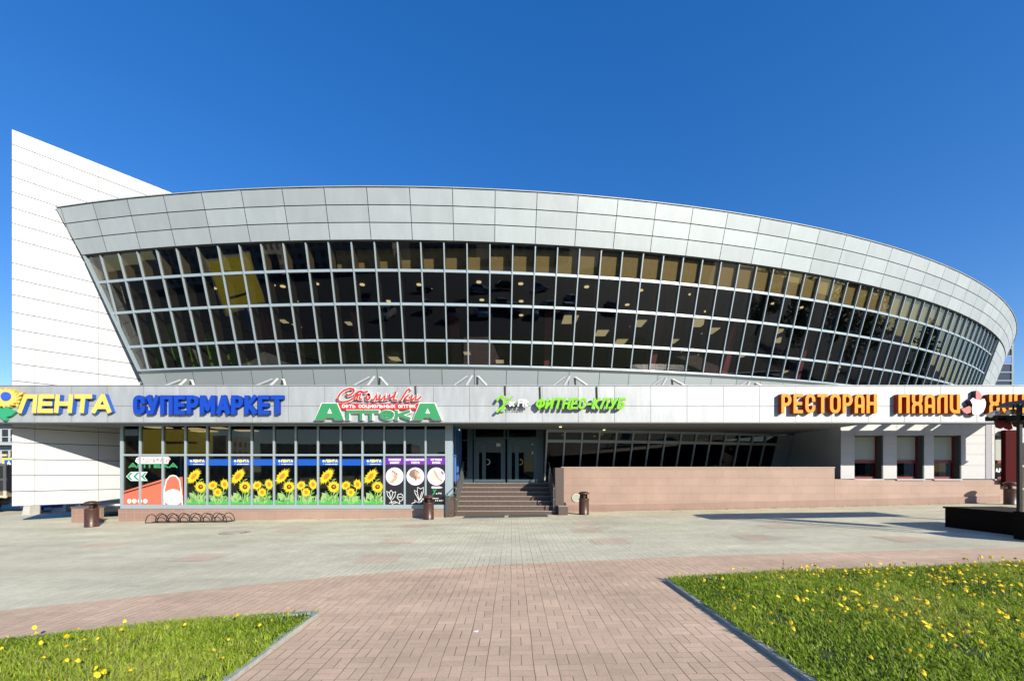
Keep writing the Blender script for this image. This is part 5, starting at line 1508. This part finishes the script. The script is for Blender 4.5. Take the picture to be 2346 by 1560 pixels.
mb = MB(); mb.box(11.2, 11.7, 9.36, 9.40, 1.3, 2.25); mb.build('red_panel', M_RED, kz)
for (x, y_, rot) in ((10.45,9.15,-.3),(10.72,9.05,.2)):
    lp_ = thing('spotlight', 'small silver spotlight under the kiosk roof, ' + ('the left one at the roof tip' if x < 10.6 else 'the right one beside the black post'), 'spotlight', (x, y_, zr))
    mb = MB(); mb.tube([(x,y_,zr),(x,y_,zr-.12)], .012, 6); mb.build('stem', M_BLACK, lp_)
    mb = MB(); mb.tube([(x-.12,y_,zr-.17+rot*.1),(x+.02,y_,zr-.13),(x+.12,y_,zr-.13-rot*.1)], [.055,.045,.02], 10); mb.build('lamp_head', M_STEEL, lp_)

# ------------------------------------------------------------------ vehicles
M_TYRE = mat('tyre', (.02,.02,.02), .85); M_RIM = mat('wheel rim', (.45,.45,.46), .35, .8); M_CGL = mat('car glass', (.015,.018,.022), .08); M_TAIL = mat('tail lamp', (.40,.02,.02), .3); M_HEAD = mat('head lamp', (.75,.77,.78), .15)
def make_car(col, label, loc, rotz, name='parked_car'):
    t = thing(name, label, 'car', loc)
    ox, oy, oz = loc
    paint = mat('car paint %.2f %.2f %.2f' % col, col, .25, .2, coat=.6)
    prof = [(-2.15,.30),(-2.18,.62),(-2.10,.88),(-1.35,.95),(-.2,.96),(.9,.94),(1.75,.80),(2.12,.66),(2.16,.40),(2.10,.24),(-2.05,.24)]
    mb = MB(); L = len(prof); rows = []
    for yy, ins in ((-.86,.08),(-.80,.0),(-.0,-.02),(.80,.0),(.86,.08)):
        b = len(mb.v)
        for x, z in prof:
            mb.v.append((ox+x*(1-ins*.6), oy+yy*(1.0), oz+(z-.5)*(1-ins*.9)+.5))
        rows.append(b)
    for a, b in zip(rows, rows[1:]):
        for i in range(L):
            j = (i+1) % L
            mb.f.append((a+i,a+j,b+j,b+i)); mb.m.append(0); mb.t.append(.5); mb.sm.append(True)
    for b in (rows[0], rows[-1]):
        mb.f.append(tuple(range(b,b+L))); mb.m.append(0); mb.t.append(.5); mb.sm.append(False)
    mb.build('body', paint, t)
    # cabin
    lo = [(-1.75,.93),(1.05,.93)]; hi = [(-1.15,1.45),(.30,1.47)]
    def cab(s, lo_, hi_, mi, mbx):
        A = [(ox+lo_[0][0],oy-.76*s,oz+lo_[0][1]),(ox+lo_[1][0],oy-.76*s,oz+lo_[1][1]),(ox+lo_[1][0],oy+.76*s,oz+lo_[1][1]),(ox+lo_[0][0],oy+.76*s,oz+lo_[0][1])]
        B = [(ox+hi_[0][0],oy-.58*s,oz+hi_[0][1]),(ox+hi_[1][0],oy-.58*s,oz+hi_[1][1]),(ox+hi_[1][0],oy+.58*s,oz+hi_[1][1]),(ox+hi_[0][0],oy+.58*s,oz+hi_[0][1])]
        for i in range(4):
            j = (i+1) % 4; mbx.poly([A[i],A[j],B[j],B[i]], mi)
        mbx.poly(B, mi)
    mb = MB(); cab(1.0, lo, hi, 0, mb); mb.build('roof', paint, t)
    def strip(P, k0, k1, v0, v1):
        a, b, c, d = [Vector(q) for q in P]
        bot = lambda u: a.lerp(b, u); top = lambda u: d.lerp(c, u)
        return [bot(k0).lerp(top(k0), v0), bot(k1).lerp(top(k1), v0), bot(k1).lerp(top(k1), v1), bot(k0).lerp(top(k0), v1)]
    A = [Vector((ox+x,oy+s*.76,oz+.93)) for x, s in ((-1.75,-1),(1.05,-1),(1.05,1),(-1.75,1))]
    B = [Vector((ox+x,oy+s*.58,oz+z)) for x, s, z in ((-1.15,-1,1.45),(.30,-1,1.47),(.30,1,1.47),(-1.15,1,1.45))]
    nor = [Vector((0,-.006,.003)), Vector((.006,0,.004)), Vector((0,.006,.003)), Vector((-.006,0,.004))]
    for i in range(4):
        j = (i+1) % 4
        mb = MB(); ks = ((.08,.47),(.52,.92)) if i in (0,2) else ((.06,.94),)
        for k0, k1 in ks: mb.poly([p+nor[i] for p in strip((A[i],A[j],B[j],B[i]), k0, k1, .12, .88)])
        mb.build('window' if i in (0,2) else 'windscreen', M_CGL, t)
    for x in (-1.32,1.32):
        for s in (-1,1):
            mb = MB(); mb.tube([(ox+x,oy+s*.66,oz+.31),(ox+x,oy+s*.87,oz+.31)], .31, 18)
            wh = mb.build('wheel', M_TYRE, t)
            mb = MB(); mb.tube([(ox+x,oy+s*.86,oz+.31),(ox+x,oy+s*.878,oz+.31)], .19, 12); mb.build('rim', M_RIM, wh)
    for s in (-1,1):
        mb = MB(); mb.box(ox+2.02,ox+2.13,oy+s*.62-.16,oy+s*.62+.16,oz+.56,oz+.70); mb.build('headlight', M_HEAD, t)
        mb = MB(); mb.box(ox-2.17,ox-2.08,oy+s*.66-.12,oy+s*.66+.12,oz+.62,oz+.82); mb.build('tail_light', M_TAIL, t)
    t.rotation_euler = (0,0,rotz)
    return t
make_car((.02,.05,.40), 'blue car half hidden under the white wing wall', (-22.0, 21.5, gz(-22)), R(-80))
make_car((.35,.02,.03), 'red car seen between the truck and the white wing wall', (-30.0, 25.6, gz(-24)), R(75))
dk = make_car((.02,.025,.035), 'dark car in shade behind the tiled pier', (-17.3, 18.9, gz(-17)), R(-60))
tr = thing('truck', 'truck with a brown tarpaulin cargo box cut off by the left edge', 'truck', (-26, 20.2, gz(-24)))
zb = gz(-24)
mb = MB(); mb.box(-30.5,-23.05,19.3,21.6,zb+.75,pz(1064,19.3)); mb.build('cargo_box', mat('brown tarpaulin',(.16,.13,.10),.8,bump=.01,bscale=3,var=.15), tr)
mb = MB()
for x in (-23.15,-24.6,-26.1): mb.box(x,x+.12,19.26,19.3,zb+.7,pz(1062,19.3))
for z in (zb+.72, zb+1.5, zb+2.6, pz(1064,19.3)-.06): mb.box(-30.5,-23.0,19.25,19.30,z,z+.1)
mb.build('box_frame', mat('cream frame',(.50,.44,.32),.7), tr)
for x in (-24.2,-29.3):
    mb = MB(); mb.tube([(x,19.4,zb+.42),(x,19.75,zb+.42)],.42,18); mb.build('wheel', M_TYRE, tr)
mb = MB(); mb.box(-31,-23.1,19.6,21.3,zb+.45,zb+.75); mb.build('chassis', M_BLACK, tr)
cs = thing('crossing_sign', 'blue pedestrian crossing sign with white triangle in a yellow-green frame', 'road sign', (px(20,23),23,gz(-24)))
X = px(21,23); z0, z1 = pz(1071,23), pz(1054,23)
mb = MB(); mb.tube([(X,23.06,gz(-24)),(X,23.06,z1+.2)],.035,8); mb.build('post', M_STEEL, cs)
mb = MB(); mb.box(X-.38,X+.38,23.0,23.03,z0-.13,z1+.13); mb.build('frame_board', mat('sign lime',(.66,.72,.10),.5), cs)
mb = MB(); mb.box(X-.25,X+.25,22.985,23.0,z0-.02,z1+.02); mb.build('blue_panel', mat('sign blue',(.02,.10,.42),.5), cs)
mb = MB(); mb.poly([(X-.2,22.98,z0+.02),(X+.2,22.98,z0+.02),(X,22.98,z1-.01)],0)
mb.stroke([(X-.05,z0+.06),(X,z0+.16),(X+.05,z0+.06)],.022,22.975,None,1); mb.stroke([(X,z0+.15),(X+.005,z0+.23)],.03,22.974,None,1); mb.build('pictogram', [M_FW, M_BLACK], cs)

# ------------------------------------------------------------------ buildings beyond
wb = thing('apartment_block', 'white apartment block with long balconies beyond the left end of the canopy', 'building', (-75,66,0))
mb = MB(); mb.box(-110,-64,60,76,-.3,10.2); mb.build('wall', M_WHITE, wb)
for z in (2.6,5.6,8.6):
    mb = MB(); mb.box(-109,-66,58.8,60,z-.25,z); mb.box(-109,-66,58.75,58.8,z,z+.12); mb.box(-109,-66,58.75,58.8,z+.8,z+.9); mb.build('balcony', mat('balcony grey',(.42,.46,.47),.6), wb)
    for x in (-72.2,-71.0,-69.5,-68,-75,-77.5):
        mb = MB(); mb.box(x,x+.8,59.93,60.02,z+.3,z+2.0); mb.build('window', M_CGL, wb)
bb = thing('office_block', 'dark blue glass office block behind the right tip of the hall', 'building', (66,64,0))
mb = MB(); mb.box(52,px(2316,60),60,72,-.3,pz(782,60)); mb.build('glazing', mat('office blue glass',(.006,.02,.05),.3,.0,spec=.25), bb)
mb = MB(); mb.box(px(2316,60),px(2320.5,60),59.9,72,-.3,pz(781,60)); mb.build('corner_pier', mat('office grey',(.13,.19,.22),.6), bb)
for y in (834,853,872,816,798):
    mb = MB(); mb.box(52,px(2316,60),59.9,60,pz(y,60)-.1,pz(y,60)+.1); mb.build('floor_band', mat('office band',(.10,.15,.20),.6), bb)
mb = MB(); mb.box(52,px(2316,60)-.02,59.93,60,pz(832,60),pz(816,60)); mb.build('floor_band', mat('office bright blue',(.03,.13,.42),.3), bb)

# ------------------------------------------------------------------ the car park side, seen only as reflections in the glass
cols = [(.02,.02,.022),(.45,.45,.46),(.10,.012,.014)]
pro = []
for k, (c, lab) in enumerate(zip(cols, ('black car in the car park behind the camera','silver car in the car park behind the camera','maroon car in the car park behind the camera'))):
    pro.append(make_car(c, lab, (-4+5.2*k, -24-2*k, gz(-3)), R(85)))
k = 0
for (x, y, a) in ((8,-27,100),(11,-25,95),(14.5,-28,85),(5.5,-31,90),(18,-26,92),(21,-33,88),(-9,-30,80),(-16,-26,95),(-1,-40,90),(28,-27,90),(2,-48,10),(9,-52,5),(-12,-50,12),(18,-50,0),(-24,-40,80)):
    src = pro[k % 3]; k += 1
    o = dup(src, (x,y,gz(x)), R(a))
    o['label'] = src['label']
for o in [o for o in scene.objects if o.get('category') == 'car' and 'behind the camera' in o['label']]: o['group'] = 'cars in the car park'
bd = thing('billboard', 'yellow billboard on a post behind the camera', 'billboard', (-36,-14.5,0))
mb = MB(); mb.bar((-35.2,-18.3,6.0),(-36.8,-10.6,6.0),.2,5.2,(0,0,1),0); mb.bar((-35.18,-18.45,6.0),(-36.82,-10.45,6.0),.12,5.6,(0,0,1),1); mb.build('board', [mat('billboard yellow',(.92,.72,.03),.6), M_WHITE], bd)
mb = MB(); mb.bar((-35.45,-17.3,7.2),(-35.75,-15.8,7.2),.26,1.3,(0,0,1)); mb.bar((-35.95,-14.7,6.9),(-36.4,-12.5,7.4),.26,.35,(0,0,1)); mb.bar((-35.6,-16.4,4.9),(-36.3,-12.8,4.7),.26,.2,(0,0,1)); mb.build('dark_marks', M_BLACK, bd)
mb = MB(); mb.tube([(-36,-14.5,-.2),(-36,-14.5,3.6)],.2,10); mb.build('post', M_STEEL, bd)
for (x0, x1, y, h, c) in ((-75,-30,-95,10,(.40,.36,.30)),(-24,4,-105,8,(.34,.30,.27)),(10,50,-120,11,(.42,.40,.38)),(62,130,-100,13,(.36,.33,.30)),(-150,-82,-90,12,(.38,.35,.31))):
    t = thing('apartment_block', 'brick apartment block far behind the camera', 'building', ((x0+x1)/2,y,0), 'apartment blocks beyond the car park')
    mb = MB(); mb.box(x0,x1,y-12,y,-.3,h)
    mb.build('wall', tiles('flats %d' % x0, (.05,.055,.06), (.07,.07,.07), c, 2.6, 2.8, 0, .75, 'XZ', .7), t)
def leaf_crown(mb, c, rad, hgt, n, r):
    cl = [(Vector((r.gauss(0,.45)*rad, r.gauss(0,.45)*rad, r.uniform(-.5,.5)*hgt)), r.uniform(.25,.5)*rad) for _ in range(26)]
    for i in range(n):
        q, s = r.choice(cl); d = Vector((r.gauss(0,1),r.gauss(0,1),r.gauss(0,1))).normalized()*s*r.random()**.4
        p = Vector(c)+q+d; a = Vector((r.gauss(0,1),r.gauss(0,1),r.gauss(0,1))).normalized(); b = a.orthogonal().normalized(); w = r.uniform(.12,.26)
        mb.poly([p-b*w*.5, p+a*w, p+b*w*.5, p-a*w], 0, r.random())
M_LEAF = mat('tree leaf', (.06,.12,.025), .6, tone=.4)
r9 = random.Random(4); tp = None
for (x, y, s) in ((54,-2,1),(62,10,1.2),(66,24,1.1),(60,-14,1.0),(72,2,1.3)):
    if tp is None:
        tp = thing('tree', 'leafy tree beyond the right side of the plaza', 'tree', (x,y,0), 'trees beyond the plaza')
        mb = MB(); leaf_crown(mb, (x,y,6.2), 3.4, 6.5, 5000, r9); mb.build('crown', M_LEAF, tp)
        mb = MB(); mb.tube([(x,y,-.2),(x+.1,y,2.5),(x,y,6)],[.28,.2,.08],10); mb.tube([(x,y,3),(x+1.2,y+.5,5.5)],[.1,.04],6); mb.tube([(x,y,3.4),(x-1.2,y-.6,6)],[.1,.04],6); mb.build('trunk', mat('bark',(.09,.07,.05),.9), tp)
    else:
        o = dup(tp, (x,y,0), r9.uniform(0,6)); o.scale = (s,s,s)
